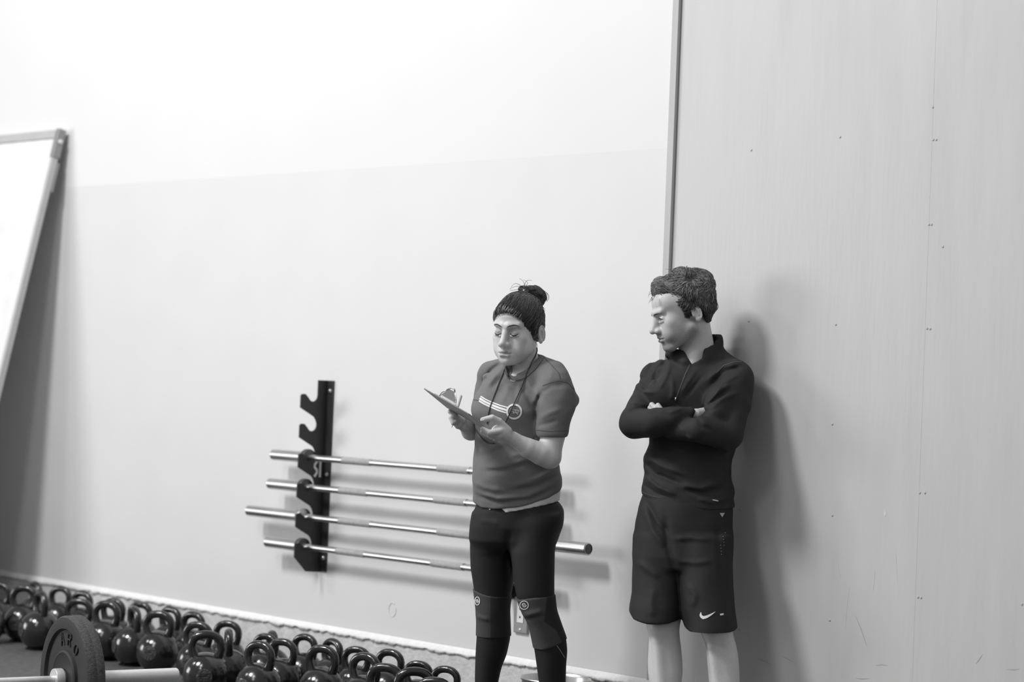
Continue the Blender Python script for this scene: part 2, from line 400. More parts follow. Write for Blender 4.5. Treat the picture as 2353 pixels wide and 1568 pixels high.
# handle top in the photograph, height in metres, turn, row
KB = [(0, 1338, .25, 20, 'b'), (82, 1336, .25, 55, 'b'), (140, 1346, .25, 30, 'b'), (190, 1357, .25, 35, 'b'), (258, 1376, .245, 25, 'b'), (316, 1382, .245, 25, 'b'), (393, 1393, .25, 40, 'b'),
      (445, 1405, .25, 35, 'b'), (524, 1426, .245, 20, 'b'), (626, 1449, .23, 70, 'b'), (607, 1457, .235, 30, 'b'), (688, 1456, .245, 35, 'b'), (755, 1465, .245, 50, 'b'), (820, 1485, .235, 20, 'b'),
      (897, 1491, .245, 30, 'b'), (962, 1518, .225, 20, 'b'), (1025, 1530, .23, 25, 'b'),
      (-14, 1344, .275, 40, 'f'), (41, 1345, .27, 15, 'f'), (109, 1358, .275, 60, 'f'), (180, 1374, .25, 10, 'f'), (246, 1380, .27, 25, 'f'), (310, 1393, .265, 65, 'f'), (366, 1403, .27, 15, 'f'),
      (456, 1428, .255, 20, 'f'), (476, 1449, .27, -5, 'f'), (556, 1443, .262, 80, 'f'), (598, 1472, .27, 35, 'f'), (650, 1467, .25, 25, 'f'), (742, 1482, .265, 25, 'f'), (840, 1499, .27, 35, 'f'),
      (887, 1524, .265, 15, 'f'), (957, 1534, .275, -5, 'f'), (995, 1554, .265, 10, 'f')]
kbs = []
for (px, py, h, yaw, row) in KB:
    s = h / .271
    p = at_z(px, py, h); kbs.append([p[0], p[1], s, yaw, row, px])
pos = np.array([[k[0], k[1]] for k in kbs]); rad = np.array([.097 * k[2] for k in kbs]); start = pos.copy()
for it in range(400):                                 # settle so that no two overlap and none enters the wall
    for i in range(len(pos)):
        for j in range(i):
            dv = pos[i] - pos[j]; dist = np.hypot(*dv); need = rad[i] + rad[j] + .002
            if dist < need: q = dv / (dist + 1e-9) * (need - dist) * .5; pos[i] += q; pos[j] -= q
        pos[i][1] = min(pos[i][1], -.03 - rad[i])
KB_SHIFT = np.hypot(*(pos - start).T)
words = 'first second third fourth fifth sixth seventh eighth ninth tenth eleventh twelfth thirteenth fourteenth fifteenth sixteenth seventeenth eighteenth'.split()
kb0 = make_kettlebell(); used = False; cnt = {'f': 0, 'b': 0}
for k, p in sorted(zip(kbs, pos), key=lambda q: (q[0][4], q[0][5])):
    o = kb0 if not used else copy_tree(kb0); used = True
    o.location = (p[0], p[1], 0); o.scale = (k[2],) * 3
    o.rotation_euler.z = math.atan2(RT[1], RT[0]) + math.radians(k[3]) * -1
    row = 'in the front row on the rubber floor' if k[4] == 'f' else 'in the back row along the concrete footing'
    o['label'] = words[cnt[k[4]]] + ' glossy black kettlebell from the left ' + row; cnt[k[4]] += 1
    o['group'] = 'kettlebells lined up along the wall'

# ---------------------------------------------------------------- small things on the wall, bucket
a_, b_ = at_y(1187, 1371), at_y(1215, 1458)
ot = empty('wall_outlet', ((a_[0] + b_[0]) / 2, 0, (a_[2] + b_[2]) / 2), 'tall grey metal wall outlet with a white double socket, behind her knees', 'outlet')
hw, hh = (b_[0] - a_[0]) / 2, (a_[2] - b_[2]) / 2
MB().box((-hw, -.012, -hh), (hw, 0, hh), .003).build('cover_plate', M_plateg, ot)
sk = MB().box((-hw * .48, -.015, -hh * .42), (hw * .48, -.011, hh * .74), .0015).build('socket', M_white, ot)
for z in (-hh * .1, hh * .36): MB().box((-.004, -.0158, z - .004), (.004, -.0148, z + .004)).build('slot', M_dark, sk)
MB().lathe([(0, .003), (.005, .002), (.006, 0)], 12, M=frame((1, 0, 0), (0, 0, 1), (0, -1, 0), (0, -.012, -hh * .8))).build('screw', M_white, ot, True)
# dents and scuffs that stand proud of the paint
dn = at_y(902, 1402)
d_ = MB(); t = np.linspace(.2, 2 * math.pi - .3, 20)
d_.tube([(dn[0] + .024 * math.cos(q + .8), -.0008, dn[2] + .03 * math.sin(q + .8)) for q in t], .0013, 6)
tag(d_.build('wall_dent', M_lower, None, True), 'small round dent in the pale wall above the kettlebells', 'dent')
bk_c = at_d(1277, 1558, 8.80); bh = bk_c[2]
bk = empty('bucket', (bk_c[0], bk_c[1], 0), 'low round steel bucket on the floor behind the woman', 'bucket')
rr = .137
MB().lathe([(rr * .8, .002), (rr * .97, bh - .012), (rr, bh - .008), (rr * 1.015, bh - .003), (rr, bh), (rr * .985, bh - .004), (rr * .955, bh - .012), (rr * .79, .008), (0, .006)], 48).build('pail', M_galv, bk, True, .7)
MB().tube([(rr * 1.03 * math.cos(q), rr * 1.03 * math.sin(q), bh - .02 - .05 * math.sin(q) ** 2) for q in np.linspace(3.3, 6.1, 24)], .0025, 6).build('handle', M_galv, bk, True)
for q in (3.25, 6.15): MB().box((-.012, -.004, -.015), (.012, .004, .015), .002, Matrix.Translation((rr * 1.0 * math.cos(q), rr * math.sin(q), bh - .03)) @ Matrix.Rotation(q + math.pi / 2, 4, 'Z')).build('lug', M_galv, bk)
# ---------------------------------------------------------------- smooth solid modelling: signed distances meshed with surface nets
def A(*v): return np.array(v, float)
def smin(a, b, k):
    h = np.maximum(k - np.abs(a - b), 0) / k
    return np.minimum(a, b) - h * h * k * .25
class Field:
    def __init__(s): s.ops = []
    def copy(s): f = Field(); f.ops = list(s.ops); return f
    def op(s, kind, prim, k=.01): s.ops.append((kind, prim, k)); return s
    def u(s, prim, k=.01): return s.op('u', prim, k)           # join
    def c(s, prim, k=.01): return s.op('c', prim, k)           # carve
    def i(s, prim, k=.005): return s.op('i', prim, k)          # keep only
    def fold(s, P, r, h): return s.op('d', seg_disp(P, r, h, True), 0)   # raise (h>0) or press in a soft line
    def disp(s, fn, lo, hi): return s.op('d', (fn, A(*lo), A(*hi)), 0)
    def __call__(s, p):
        d = np.full(len(p), 1.)
        for kind, (fn, lo, hi), k in s.ops:
            if kind == 'i':
                e = fn(p)
                d = -smin(-d, -e, max(k, 1e-5)); continue
            mg = k + .06 if kind != 'd' else 0
            m = np.all((p > lo - mg) & (p < hi + mg), axis=1)
            if kind == 'd': m &= np.abs(d) < .06
            if not m.any(): continue
            q = p[m]
            if kind == 'u': d[m] = smin(d[m], fn(q), max(k, 1e-5))
            elif kind == 'c': d[m] = -smin(-d[m], fn(q), max(k, 1e-5))
            else: d[m] = d[m] - fn(q)
        return d
def cap(a, b, ra, rb=None):
    a, b = A(*a), A(*b); rb = ra if rb is None else rb; ba = b - a; L = ba.dot(ba) + 1e-12
    def fn(p):
        pa = p - a; h = np.clip(pa @ ba / L, 0, 1)
        return np.sqrt(((pa - h[:, None] * ba) ** 2).sum(1)) - (ra + (rb - ra) * h)
    m = max(ra, rb); return fn, np.minimum(a, b) - m, np.maximum(a, b) + m
def chain(P, R):
    """rounded tube through points"""
    ps = [cap(P[i], P[i + 1], R[i], R[i + 1]) for i in range(len(P) - 1)]
    kk = min(.004, .25 * min(R))
    def fn(p):
        d = ps[0][0](p)
        for q in ps[1:]: d = smin(d, q[0](p), kk)
        return d
    return fn, np.min([q[1] for q in ps], 0), np.max([q[2] for q in ps], 0)
def ell(c, r, rot=None):
    c, r = A(*c), A(*r)
    def fn(p):
        q = p - c
        if rot is not None: q = q @ rot
        k0 = np.sqrt(((q / r) ** 2).sum(1)); k1 = np.sqrt(((q / r ** 2) ** 2).sum(1)) + 1e-9
        return k0 * (k0 - 1) / k1
    m = r if rot is None else np.full(3, r.max())
    return fn, c - m, c + m
def half(o, n):
    """half space below the plane through o with normal n"""
    o, n = A(*o), A(*n); n = n / np.linalg.norm(n)
    return (lambda p: (p - o) @ n), A(-9, -9, -9), A(9, 9, 9)
def loft(rows, infl=0., rnd=.012, yaw=0.):
    """upright tube; rows (z, x left, x right, y centre, half depth), from the top down"""
    rows = sorted(rows, key=lambda r: r[0]); Z = A(*[r[0] for r in rows]); T = np.array(rows, float)
    zz = np.linspace(Z[0], Z[-1], 240)
    def sm(v):
        y = np.interp(zz, Z, v); k = np.hanning(15); k /= k.sum()
        return np.convolve(np.pad(y, 7, mode='edge'), k, 'valid')
    cx, rx, cy, ry = sm((T[:, 1] + T[:, 2]) / 2), sm((T[:, 2] - T[:, 1]) / 2), sm(T[:, 3]), sm(T[:, 4])
    def fn(p):
        z = np.clip(p[:, 2], Z[0], Z[-1]); X, RX, Y, RY = (np.interp(z, zz, q) for q in (cx, rx, cy, ry))
        RX = RX + infl; RY = RY + infl
        dx, dy = p[:, 0] - X, p[:, 1] - Y
        k0 = np.sqrt((dx / RX) ** 2 + (dy / RY) ** 2); k1 = np.sqrt((dx / RX ** 2) ** 2 + (dy / RY ** 2) ** 2) + 1e-9
        d = k0 * (k0 - 1) / k1; dz = np.maximum(p[:, 2] - Z[-1], Z[0] - p[:, 2])
        return -smin(-d, -dz, rnd)
    return fn, A((cx - rx).min() - infl, (cy - ry).min() - infl, Z[0]), A((cx + rx).max() + infl, (cy + ry).max() + infl, Z[-1])
def seg_disp(P, r, h, flat=False):
    P = [A(*p) for p in P]; y1 = max(p[1] for p in P) + .12
    if flat: P = [p * A(1, 0, 1) for p in P]
    def fn(p):
        if flat: back = p[:, 1] > y1; p = p * A(1, 0, 1)
        D = np.full(len(p), 9.); t_all = np.zeros(len(p)); n = len(P) - 1
        for i in range(n):
            ba = P[i + 1] - P[i]; pa = p - P[i]; t = np.clip(pa @ ba / (ba @ ba + 1e-12), 0, 1)
            e = np.sqrt(((pa - t[:, None] * ba) ** 2).sum(1)); m = e < D; D[m] = e[m]; t_all[m] = (i + t[m]) / n
        o = h * np.exp(-(D / r) ** 2) * np.clip(np.sin(np.pi * np.clip(t_all, .03, .97)) * 1.6, 0, 1)
        return np.where(back, 0, o) if flat else o
    q = np.array(P); lo, hi = q.min(0) - 2.4 * r, q.max(0) + 2.4 * r
    if flat: lo[1], hi[1] = -1., 1.
    return fn, lo, hi
def xf(prim, R, s, o):
    """prim described in its own frame, set into place: p = o + s R q"""
    fn, lo, hi = prim; o = A(*o)
    c = np.array([[x, y, z] for x in (lo[0], hi[0]) for y in (lo[1], hi[1]) for z in (lo[2], hi[2])])
    w = o + s * c @ R.T
    return (lambda p: s * fn((p - o) @ R / s)), w.min(0), w.max(0)
def snet(field, lo, hi, h):
    lo, hi = A(*lo), A(*hi); B = 8
    nb = np.ceil((hi - lo) / (h * B)).astype(int); n = nb * B + 1
    I = np.stack(np.meshgrid(*[np.arange(k) for k in nb], indexing='ij'), -1).reshape(-1, 3)
    cen = lo + (I + .5) * B * h; dc = field(cen)
    near = np.abs(dc) < B * h * 1.5 + .004
    D = np.ones(n, np.float32)
    sg = np.where(dc < 0, -1, 1).astype(np.float32).reshape(nb)
    D[:-1, :-1, :-1] = sg.repeat(B, 0).repeat(B, 1).repeat(B, 2)
    loc = np.stack(np.meshgrid(*[np.arange(B)] * 3, indexing='ij'), -1).reshape(-1, 3)
    Ib = I[near] * B
    for s in range(0, len(Ib), 400):
        ix = (Ib[s:s + 400, None, :] + loc[None]).reshape(-1, 3)
        D[ix[:, 0], ix[:, 1], ix[:, 2]] = field(lo + ix * h)
    ins = D < 0
    S = np.zeros(np.array(n) - 1, np.int8)
    for a in (0, 1):
        for b in (0, 1):
            for c in (0, 1): S += ins[a:n[0] - 1 + a, b:n[1] - 1 + b, c:n[2] - 1 + c]
    cells = np.argwhere((S > 0) & (S < 8))
    cv = {(a, b, c): D[cells[:, 0] + a, cells[:, 1] + b, cells[:, 2] + c] for a in (0, 1) for b in (0, 1) for c in (0, 1)}
    acc = np.zeros((len(cells), 3)); cnt = np.zeros(len(cells))
    ks = list(cv)
    for u in ks:
        for v in ks:
            if sum(v) - sum(u) == 1 and all(v[q] >= u[q] for q in range(3)):
                d0, d1 = cv[u], cv[v]; m = (d0 < 0) != (d1 < 0)
                t = np.where(m, d0 / (d0 - d1 + 1e-20), 0)
                acc += m[:, None] * (A(*u) + t[:, None] * (A(*v) - A(*u))); cnt += m
    V = lo + (cells + acc / cnt[:, None]) * h
    vid = np.full(np.array(n) - 1, -1, np.int32); vid[cells[:, 0], cells[:, 1], cells[:, 2]] = np.arange(len(cells))
    Q = []
    for ax in range(3):
        b, c = (ax + 1) % 3, (ax + 2) % 3
        s0 = [slice(None)] * 3; s1 = [slice(None)] * 3; s0[ax] = slice(0, -1); s1[ax] = slice(1, None)
        ch = ins[tuple(s0)] != ins[tuple(s1)]
        e = np.argwhere(ch); e = e[(e[:, b] > 0) & (e[:, c] > 0) & (e[:, b] < n[b] - 1) & (e[:, c] < n[c] - 1)]
        def cell(db, dc): q = e.copy(); q[:, b] -= db; q[:, c] -= dc; return vid[q[:, 0], q[:, 1], q[:, 2]]
        q = np.stack([cell(1, 1), cell(0, 1), cell(0, 0), cell(1, 0)], 1)
        flip = ~ins[e[:, 0], e[:, 1], e[:, 2]]; q[flip] = q[flip][:, ::-1]; Q.append(q)
    Q = np.concatenate(Q); return V, Q[(Q >= 0).all(1)]
def merge(*parts):
    V = []; Q = []; k = 0
    for v, q in parts: V.append(v); Q.append(q + k); k += len(v)
    return np.concatenate(V), np.concatenate(Q)

class Figure:
    """camera-aligned frame standing at a point on the floor: x right, y away, z up"""
    def __init__(s, name, px, py, depth, foot, label, cat='person', lean=0.):
        s.d = depth; s.lean = lean
        R3 = np.stack([RT, FW, UP], 1); s.R3 = R3
        base = at_d(px, py, depth); fl = base.copy(); fl = base - UP * ((base[2] - 0) / UP[2]); s.o = fl
        s.root = empty(name, fl, label, cat) if name else None
        s.M = frame(RT, FW, UP, fl)
        if s.root: s.root.matrix_world = s.M
    def P(s, px, py, w=0.):
        """pixel and distance towards the camera, into the figure's frame"""
        return (at_d(px, py, s.d - w - s.lean * (py - 900) / 640) - s.o) @ s.R3
    def row(s, y, xl, xr, w, ry):
        a, b = s.P(xl, y, w), s.P(xr, y, w); return ((a[2] + b[2]) / 2, a[0], b[0], a[1], ry)
    def rows(s, L): return [s.row(*r) for r in L]
    def project(s, field, pts, off=.001, start=.6):
        """points of the photograph carried onto the front of a solid"""
        p0 = np.array([s.P(x, y, start) for x, y in pts]); p1 = np.array([s.P(x, y, start - 1.) for x, y in pts])
        dr = p1 - p0; dr /= np.linalg.norm(dr, axis=1)[:, None]; t = np.zeros(len(pts))
        for _ in range(160): t += np.clip(field(p0 + dr * t[:, None]) * .6, -.01, .012)
        q = p0 + dr * t[:, None]; miss = np.abs(field(q)) > .006
        if miss.any() and not miss.all():                  # a point beside the solid takes the place of its nearest neighbour on it
            px = np.array(pts, float); ok = np.where(~miss)[0]
            for i in np.where(miss)[0]: q[i] = q[ok[np.argmin(((px[ok] - px[i]) ** 2).sum(1))]]
        g = np.stack([field(q + e) - field(q - e) for e in np.eye(3) * .003], 1); g /= np.linalg.norm(g, axis=1)[:, None] + 1e-9
        return q + g * off, g
    def ribbon(s, field, P, wd, off=.0012, step=3., closed=False):
        """printed line: pixel polyline with width in pixels, laid on the solid"""
        P = np.array(P, float)
        if closed: P = np.vstack([P, P[:1]])
        wd = np.broadcast_to(np.asarray(wd, float), (len(np.array(P)),)) if np.ndim(wd) == 0 else np.asarray(wd, float)
        sl = np.r_[0, np.cumsum(np.hypot(*np.diff(P, axis=0).T))]; n = max(2, int(sl[-1] / step) + 1)
        t = np.linspace(0, sl[-1], n); X = np.stack([np.interp(t, sl, P[:, 0]), np.interp(t, sl, P[:, 1])], 1); W = np.interp(t, sl, wd)
        T = np.gradient(X, axis=0); T /= np.linalg.norm(T, axis=1)[:, None] + 1e-9; N = np.stack([-T[:, 1], T[:, 0]], 1)
        L = np.concatenate([X - N * W[:, None] / 2, X, X + N * W[:, None] / 2]); V, g = s.project(field, L, off)
        F_ = [(i, i + 1, n + i + 1, n + i) for i in range(n - 1)] + [(n + i, n + i + 1, 2 * n + i + 1, 2 * n + i) for i in range(n - 1)]
        return V, [f[::-1] for f in F_]
    def cord(s, field, P, r, off=.002, step=4.):
        P = np.array(P, float); sl = np.r_[0, np.cumsum(np.hypot(*np.diff(P, axis=0).T))]; n = max(3, int(sl[-1] / step))
        t = np.linspace(0, sl[-1], n); X = np.stack([np.interp(t, sl, P[:, 0]), np.interp(t, sl, P[:, 1])], 1)
        V, g = s.project(field, X, off)
        k = np.hanning(5); k /= k.sum()
        for a in range(3): V[:, a] = np.convolve(np.pad(V[:, a], 2, mode='edge'), k, 'valid')
        return V
def wave(p, f, ph=0.):
    return (np.sin(p[:, 0] * f + 1.3 * np.sin(p[:, 2] * f * .7 + ph)) * np.sin(p[:, 1] * f * .9 + ph * 2) + np.sin(p[:, 2] * f * 1.1 + 1.7 * np.sin(p[:, 0] * f * .6 + ph))) * .5
def rotz(a): c, s = math.cos(a), math.sin(a); return np.array([[c, -s, 0], [s, c, 0], [0, 0, 1.]])
def rotx(a): c, s = math.cos(a), math.sin(a); return np.array([[1., 0, 0], [0, c, -s], [0, s, c]])
def roty(a): c, s = math.cos(a), math.sin(a); return np.array([[c, 0, s], [0, 1., 0], [-s, 0, c]])

def head_ops(f, T, male, k=1.):
    """face and skull in the head's own frame (face to -y, z up, origin between the ears at eye level)"""
    def u(p, kk): f.u(T(p), kk)
    def c(p, kk): f.c(T(p), kk)
    u(ell((0, .018, .038), (.0745, .098, .084)), .01)
    u(ell((0, -.045, .045), (.058, .044, .05)), .02)
    u(ell((0, -.03, -.03), (.0605, .058, .082)), .02)
    jw = .05 if male else .042; cz = -.108 if male else -.0965
    for s in (-1, 1):
        u(cap((s * jw, .012, -.058), (s * .018, -.066, cz + .002), .021, .017), .022)
        u(ell((s * .038, -.0575, -.022), (.023, .021, .024)), .025)
        u(ell((s * .034, -.062, -.06), (.022, .022, .028)), .02)
    u(ell((0, -.077, cz), (.02 + .004 * male, .019, .017)), .018)
    u(ell((0, -.076, -.07), (.03, .023, .027)), .02)
    b = .0035 if male else .001
    for s in (-1, 1): u(cap((s * .012, -.086 - b, .022), (s * .042, -.074 - b, .026), .0115, .009), .014)
    # eyes: hollow, then the lidded ball
    for s in (-1, 1):
        c(ell((s * .031, -.1, .002), (.017, .0135, .0115)), .014)
        u(ell((s * .031, -.0758, -.0005), (.0155, .0133, .0122)), .006)
        c(cap((s * .019, -.0905, .0075), (s * .043, -.0835, .0075), .0016, .0016), .004)          # fold over the lid
        u(cap((s * .02, -.088, -.0125), (s * .042, -.0815, -.0105), .0035, .003), .006)          # lower lid
    # nose
    nt = -.117 if male else -.1135
    u(cap((0, -.086, .018), (0, -.094, -.004), .008, .0085), .012)
    u(cap((0, -.094, -.004), (0, nt, -.036), .0085, .0115), .01)
    u(cap((0, -.088, .0), (0, -.099, -.038), .0085, .011), .008)
    for s in (-1, 1):
        u(ell((s * .0125, -.1, -.041), (.0095, .012, .0095)), .01)
        c(ell((s * .0068, -.106, -.0505), (.0042, .006, .0042)), .003)
    u(cap((0, -.098, -.049), (0, -.098, -.058), .006, .007), .01)
    # mouth
    u(cap((-.017, -.0955, -.0665), (.017, -.0955, -.0665), .004, .004), .006)
    u(cap((-.005, -.1, -.0645), (.005, -.1, -.0645), .005, .005), .006)
    u(cap((-.013, -.0975, -.0785), (.013, -.0975, -.0785), .0058, .0058), .006)
    for s in (-1, 1): c(cap((0, -.1065, -.0722), (s * .026, -.091, -.0715), .002, .0013), .003)
    c(ell((0, -.106, -.0895), (.016, .007, .005)), .008)
    # ears
    ey = .036 if male else .028
    for s in (-1, 1):
        R = rotz(-s * (.3 if male else .22)) @ rotx(.16); o = A(s * .0765, ey, -.012)
        E = lambda p, R=R, o=o: xf(p, R, 1., o)
        u(E(ell((0, 0, 0), (.0055, .017, .0295))), .004)
        u(E(ell((0, -.005, -.025), (.0055, .009, .0095))), .004)
        c(E(ell((s * .0065, -.001, -.003), (.0058, .0115, .019))), .002)
        an = np.linspace(3.5, -1.15, 12)
        u(E(chain([(s * .0035, .0155 * math.cos(t) + .0005, .0275 * math.sin(t)) for t in an], [.0028] * 12)), .002)
        u(E(chain([(s * .003, .0035, .014), (s * .0035, .0075, .002), (s * .003, .004, -.013)], [.0026] * 3)), .003)
        u(E(ell((s * .003, -.0135, -.005), (.004, .0045, .0065))), .003)
def grow(field, P0, d0, n, step, lift, wob, curl, rs, g_eps=.003, target=None):
    """strands that creep over a solid, all at once"""
    p = P0.copy(); d = d0.copy(); m = len(p); out = []; ph = rs.rand(m) * 6.28
    for k in range(n):
        v = field(p); g = np.stack([field(p + e) - field(p - e) for e in np.eye(3) * g_eps], 1); g /= np.linalg.norm(g, axis=1)[:, None] + 1e-9
        p = p - g * np.clip(v, -.01, .01)[:, None]
        if target is not None: d = target - p + rs.randn(m, 3) * .006; d /= np.linalg.norm(d, axis=1)[:, None]
        sd = np.cross(g, d); sd /= np.linalg.norm(sd, axis=1)[:, None] + 1e-9
        t = k / (n - 1)
        out.append(p + g * (lift * math.sin(t * 2.3) + .0006)[:, None] + sd * (wob * np.sin(k * .9 + ph))[:, None])
        d = d - g * (d * g).sum(1)[:, None]; d /= np.linalg.norm(d, axis=1)[:, None] + 1e-9
        d = d + sd * curl[:, None]; d /= np.linalg.norm(d, axis=1)[:, None]
        p = p + d * step
    return np.stack(out, 1)
def strand_mesh(S, R, C_):
    """S strands x points x 3, radius per point, tint per strand: three-sided tubes in one array"""
    m, n, _ = S.shape; T = np.gradient(S, axis=1); T /= np.linalg.norm(T, axis=2)[..., None] + 1e-9
    N = np.cross(T, A(.3, .5, .81)); N /= np.linalg.norm(N, axis=2)[..., None] + 1e-9; B = np.cross(T, N)
    V = np.stack([S + R[..., None] * (math.cos(a) * N + math.sin(a) * B) for a in (0, 2.094, 4.189)], 2).reshape(-1, 3)
    b = (np.arange(m)[:, None, None] * n + np.arange(n - 1)[None, :, None]) * 3; j = np.arange(3)[None, None]; j2 = (j + 1) % 3
    Q = np.stack([b + j, b + j2, b + 3 + j2, b + 3 + j], -1).reshape(-1, 4)
    return V, Q, np.repeat(C_, n * 3)
# ---------------------------------------------------------------- people: shared materials
M_skin_w = mat('skin_olive', .46, .48, attr='tint', noise=.05, nscale=120, bump=.06, bscale=500)
M_skin_m = mat('skin_fair', .46, .5, attr='tint', noise=.05, nscale=120, bump=.06, bscale=500)
M_hair_d = mat('dark_hair', .02, .36, spec=.6, attr='tint', noise=.3, nscale=60)
M_hair_b = mat('blond_hair', .16, .42, attr='tint', noise=.25, nscale=80)
M_tee = mat('heather_grey_jersey', .16, .85, noise=.16, nscale=420, bump=.15, bscale=600)
M_rib = mat('heather_grey_rib', .125, .85, noise=.12, nscale=420)
M_seam = mat('dark_stitching', .07, .8)
M_print = mat('white_print', .75, .7)
M_printg = mat('grey_print', .42, .7)
M_cotton = mat('white_cotton', .78, .8)
M_tights = mat('black_tights', .02, .7, spec=.25, noise=.06, nscale=300)
M_sleeve_k = mat('knee_sleeve_neoprene', .07, .8, attr='tint', noise=.1, nscale=300)
M_brow = mat('brow_hair', .03, .7)
M_cord = mat('black_cord', .025, .6)
M_shoe = mat('dark_shoe', .05, .6)
M_top = mat('black_jersey', .024, .75, spec=.3, noise=.08, nscale=300)
M_shorts = mat('black_shorts_fabric', .021, .7, spec=.25, noise=.06, nscale=300)
M_paper = mat('paper', .8, .6)
M_hard = mat('grey_hardboard', .3, .5, noise=.06, nscale=30)
M_pen = mat('pen_plastic', .72, .3)
M_chrome = mat('bright_steel', .75, .15, metal=1.)

def ribbons(fig, name, m, field, L, parent, off=.0012):
    mb = MB()
    for P, wd, cl in L: mb.add(*fig.ribbon(field, P, wd, off, closed=cl))
    return mb.build(name, m, parent, True)
def circ(cx, cy, rx, ry, a0=0., a1=2 * math.pi, n=40): return [(cx + rx * math.cos(t), cy + ry * math.sin(t)) for t in np.linspace(a0, a1, n)]
def hemcut(fig, pts, w=0.):
    """keeps what lies above a line drawn through the pixels"""
    Q = np.array([fig.P(x, y, w) for x, y in pts]); o = np.argsort(Q[:, 0]); X, Z = Q[o, 0], Q[o, 2]
    return (lambda p: np.interp(p[:, 0], X, Z) - p[:, 2]), A(-9, -9, -9), A(9, 9, 9)
def canon_project(fig, field, R, s, o, pts, off=.0008):
    """(x, z) of the head's own frame onto its front"""
    p = np.array([A(x, -.16, z) for x, z in pts]) @ R.T * s + o; dr = R @ A(0, 1, 0); t = np.zeros(len(pts))
    for _ in range(120): t += np.clip(field(p + dr * t[:, None]) * .7, -.004, .01)
    return p + dr * (t - off)[:, None]
def shoe(fig, ankle, toe_dir, parent, L=.25):
    """plain trainer on the floor under an ankle (figure's frame)"""
    n = fig.R3.T @ A(0, 0, 1); a = A(*ankle); a = a - n * (n @ a); d = A(*toe_dir); d = d - n * (n @ d); d /= np.linalg.norm(d); sd = np.cross(n, d)
    f = Field()
    f.u(cap(a - d * .05 + n * .04, a + d * .15 + n * .032, .038, .03), .02)
    f.u(cap(a + n * .05, a + n * .1, .042, .042), .03)
    f.u(cap(a + d * .11 + n * .03 + sd * .012, a + d * .13 + n * .03 - sd * .012, .034, .034), .03)
    f.i(half(a + n * .002, -n), .004)
    V, Q = snet(f, a - .22, a + .25, .006); return mesh('shoe', V, Q, M_shoe, parent)

# ---------------------------------------------------------------- woman reading a clipboard
W = Figure('person', 1195, 900, 8.455, None, 'woman with a dark hair bun and grey tee reading a clipboard')
P = W.P
# --- torso under the shirt, shared by shirt and body
T_rows = W.rows([(838, 1150, 1262, 0, .06), (862, 1108, 1300, 0, .10), (900, 1104, 1296, .0, .112), (942, 1092, 1284, .01, .132), (985, 1091, 1272, .01, .13), (1030, 1091, 1278, .0, .13),
                 (1067, 1088, 1285, 0, .138), (1095, 1087, 1292, 0, .142), (1120, 1086.5, 1292, 0, .146), (1150, 1087, 1289, 0, .146), (1185, 1090, 1288, 0, .146)])
def torso(f, infl=0.):
    f.u(loft(T_rows, infl, .03), .01)
    f.u(cap(P(1127, 860, -.09), P(1200, 858, 0), .042 + infl, .056 + infl), .025)
    f.u(cap(P(1200, 856, 0), P(1276, 872, .10), .056 + infl, .05 + infl), .025)
    f.u(cap(P(1226, 830, -.04), P(1272, 858, .08), .034 + infl, .046 + infl), .02)
    f.u(cap(P(1165, 842, -.03), P(1127, 856, -.09), .032 + infl, .04 + infl), .02)
    f.u(ell(P(1122, 934, .03), A(.056, .06, .055) + infl), .05)
    f.u(ell(P(1192, 940, .10), A(.06, .05, .055) + infl), .05)
    f.u(ell(P(1160, 1095, .06), A(.10, .095, .075) + infl), .06)
# --- left sleeve (towards the camera) and right sleeve
SL = W.rows([(842, 1266, 1288, .10, .025), (855, 1252, 1302, .11, .045), (870, 1240, 1313, .115, .057), (892, 1233, 1320, .12, .062), (918, 1231, 1322, .125, .064), (945, 1230, 1319, .13, .063), (975, 1231, 1311, .135, .061), (1003, 1232, 1305, .14, .06), (1012, 1233, 1304, .14, .06)])
SR = W.rows([(842, 1112, 1132, -.09, .03), (858, 1099, 1136, -.10, .045), (885, 1091, 1140, -.105, .056), (916, 1087.5, 1136, -.105, .056), (932, 1085.5, 1133, -.105, .056), (940, 1085.5, 1133, -.105, .056)])
tee = Field(); torso(tee)
tee.u(loft(SL, 0, .03), .022); tee.u(loft(SR, 0, .02), .02)
tee.u(ell(P(1316, 917, .09), (.022, .034, .026), roty(-.5)), .02)
tee.i(hemcut(W, [(1060, 1150), (1087, 1152), (1106, 1164), (1130, 1166), (1160, 1163), (1222, 1154), (1262, 1140), (1286, 1128), (1300, 1110), (1330, 1105)]), .006)
tee.c((lambda p: np.maximum(p[:, 2] - P(1270, 1003.5, 0)[2], -9.), A(-9, -9, -9), A(-8, -8, -8)), .001)
# sleeve hems are cut level
def below(px, y, x0, x1, wlo, whi):
    z = P(px, y, 0)[2]; lo = P(x0, y + 60, whi); hi = P(x1, y, wlo)
    c_, h_ = (lo + hi) / 2, np.abs(hi - lo) / 2
    def fn(p): q = np.abs(p - c_) - h_; return np.maximum(np.maximum(q[:, 0], q[:, 1]), q[:, 2])
    return fn, c_ - h_, c_ + h_
tee.c(below(1268, 1003, 1229, 1340, .06, .30), .004)
# neck opening
tee.c(chain([P(1216, 776, -.03), P(1212, 806, -.005), P(1196, 828, .055), P(1181, 846, .105)], [.052, .05, .043, .026]), .006)
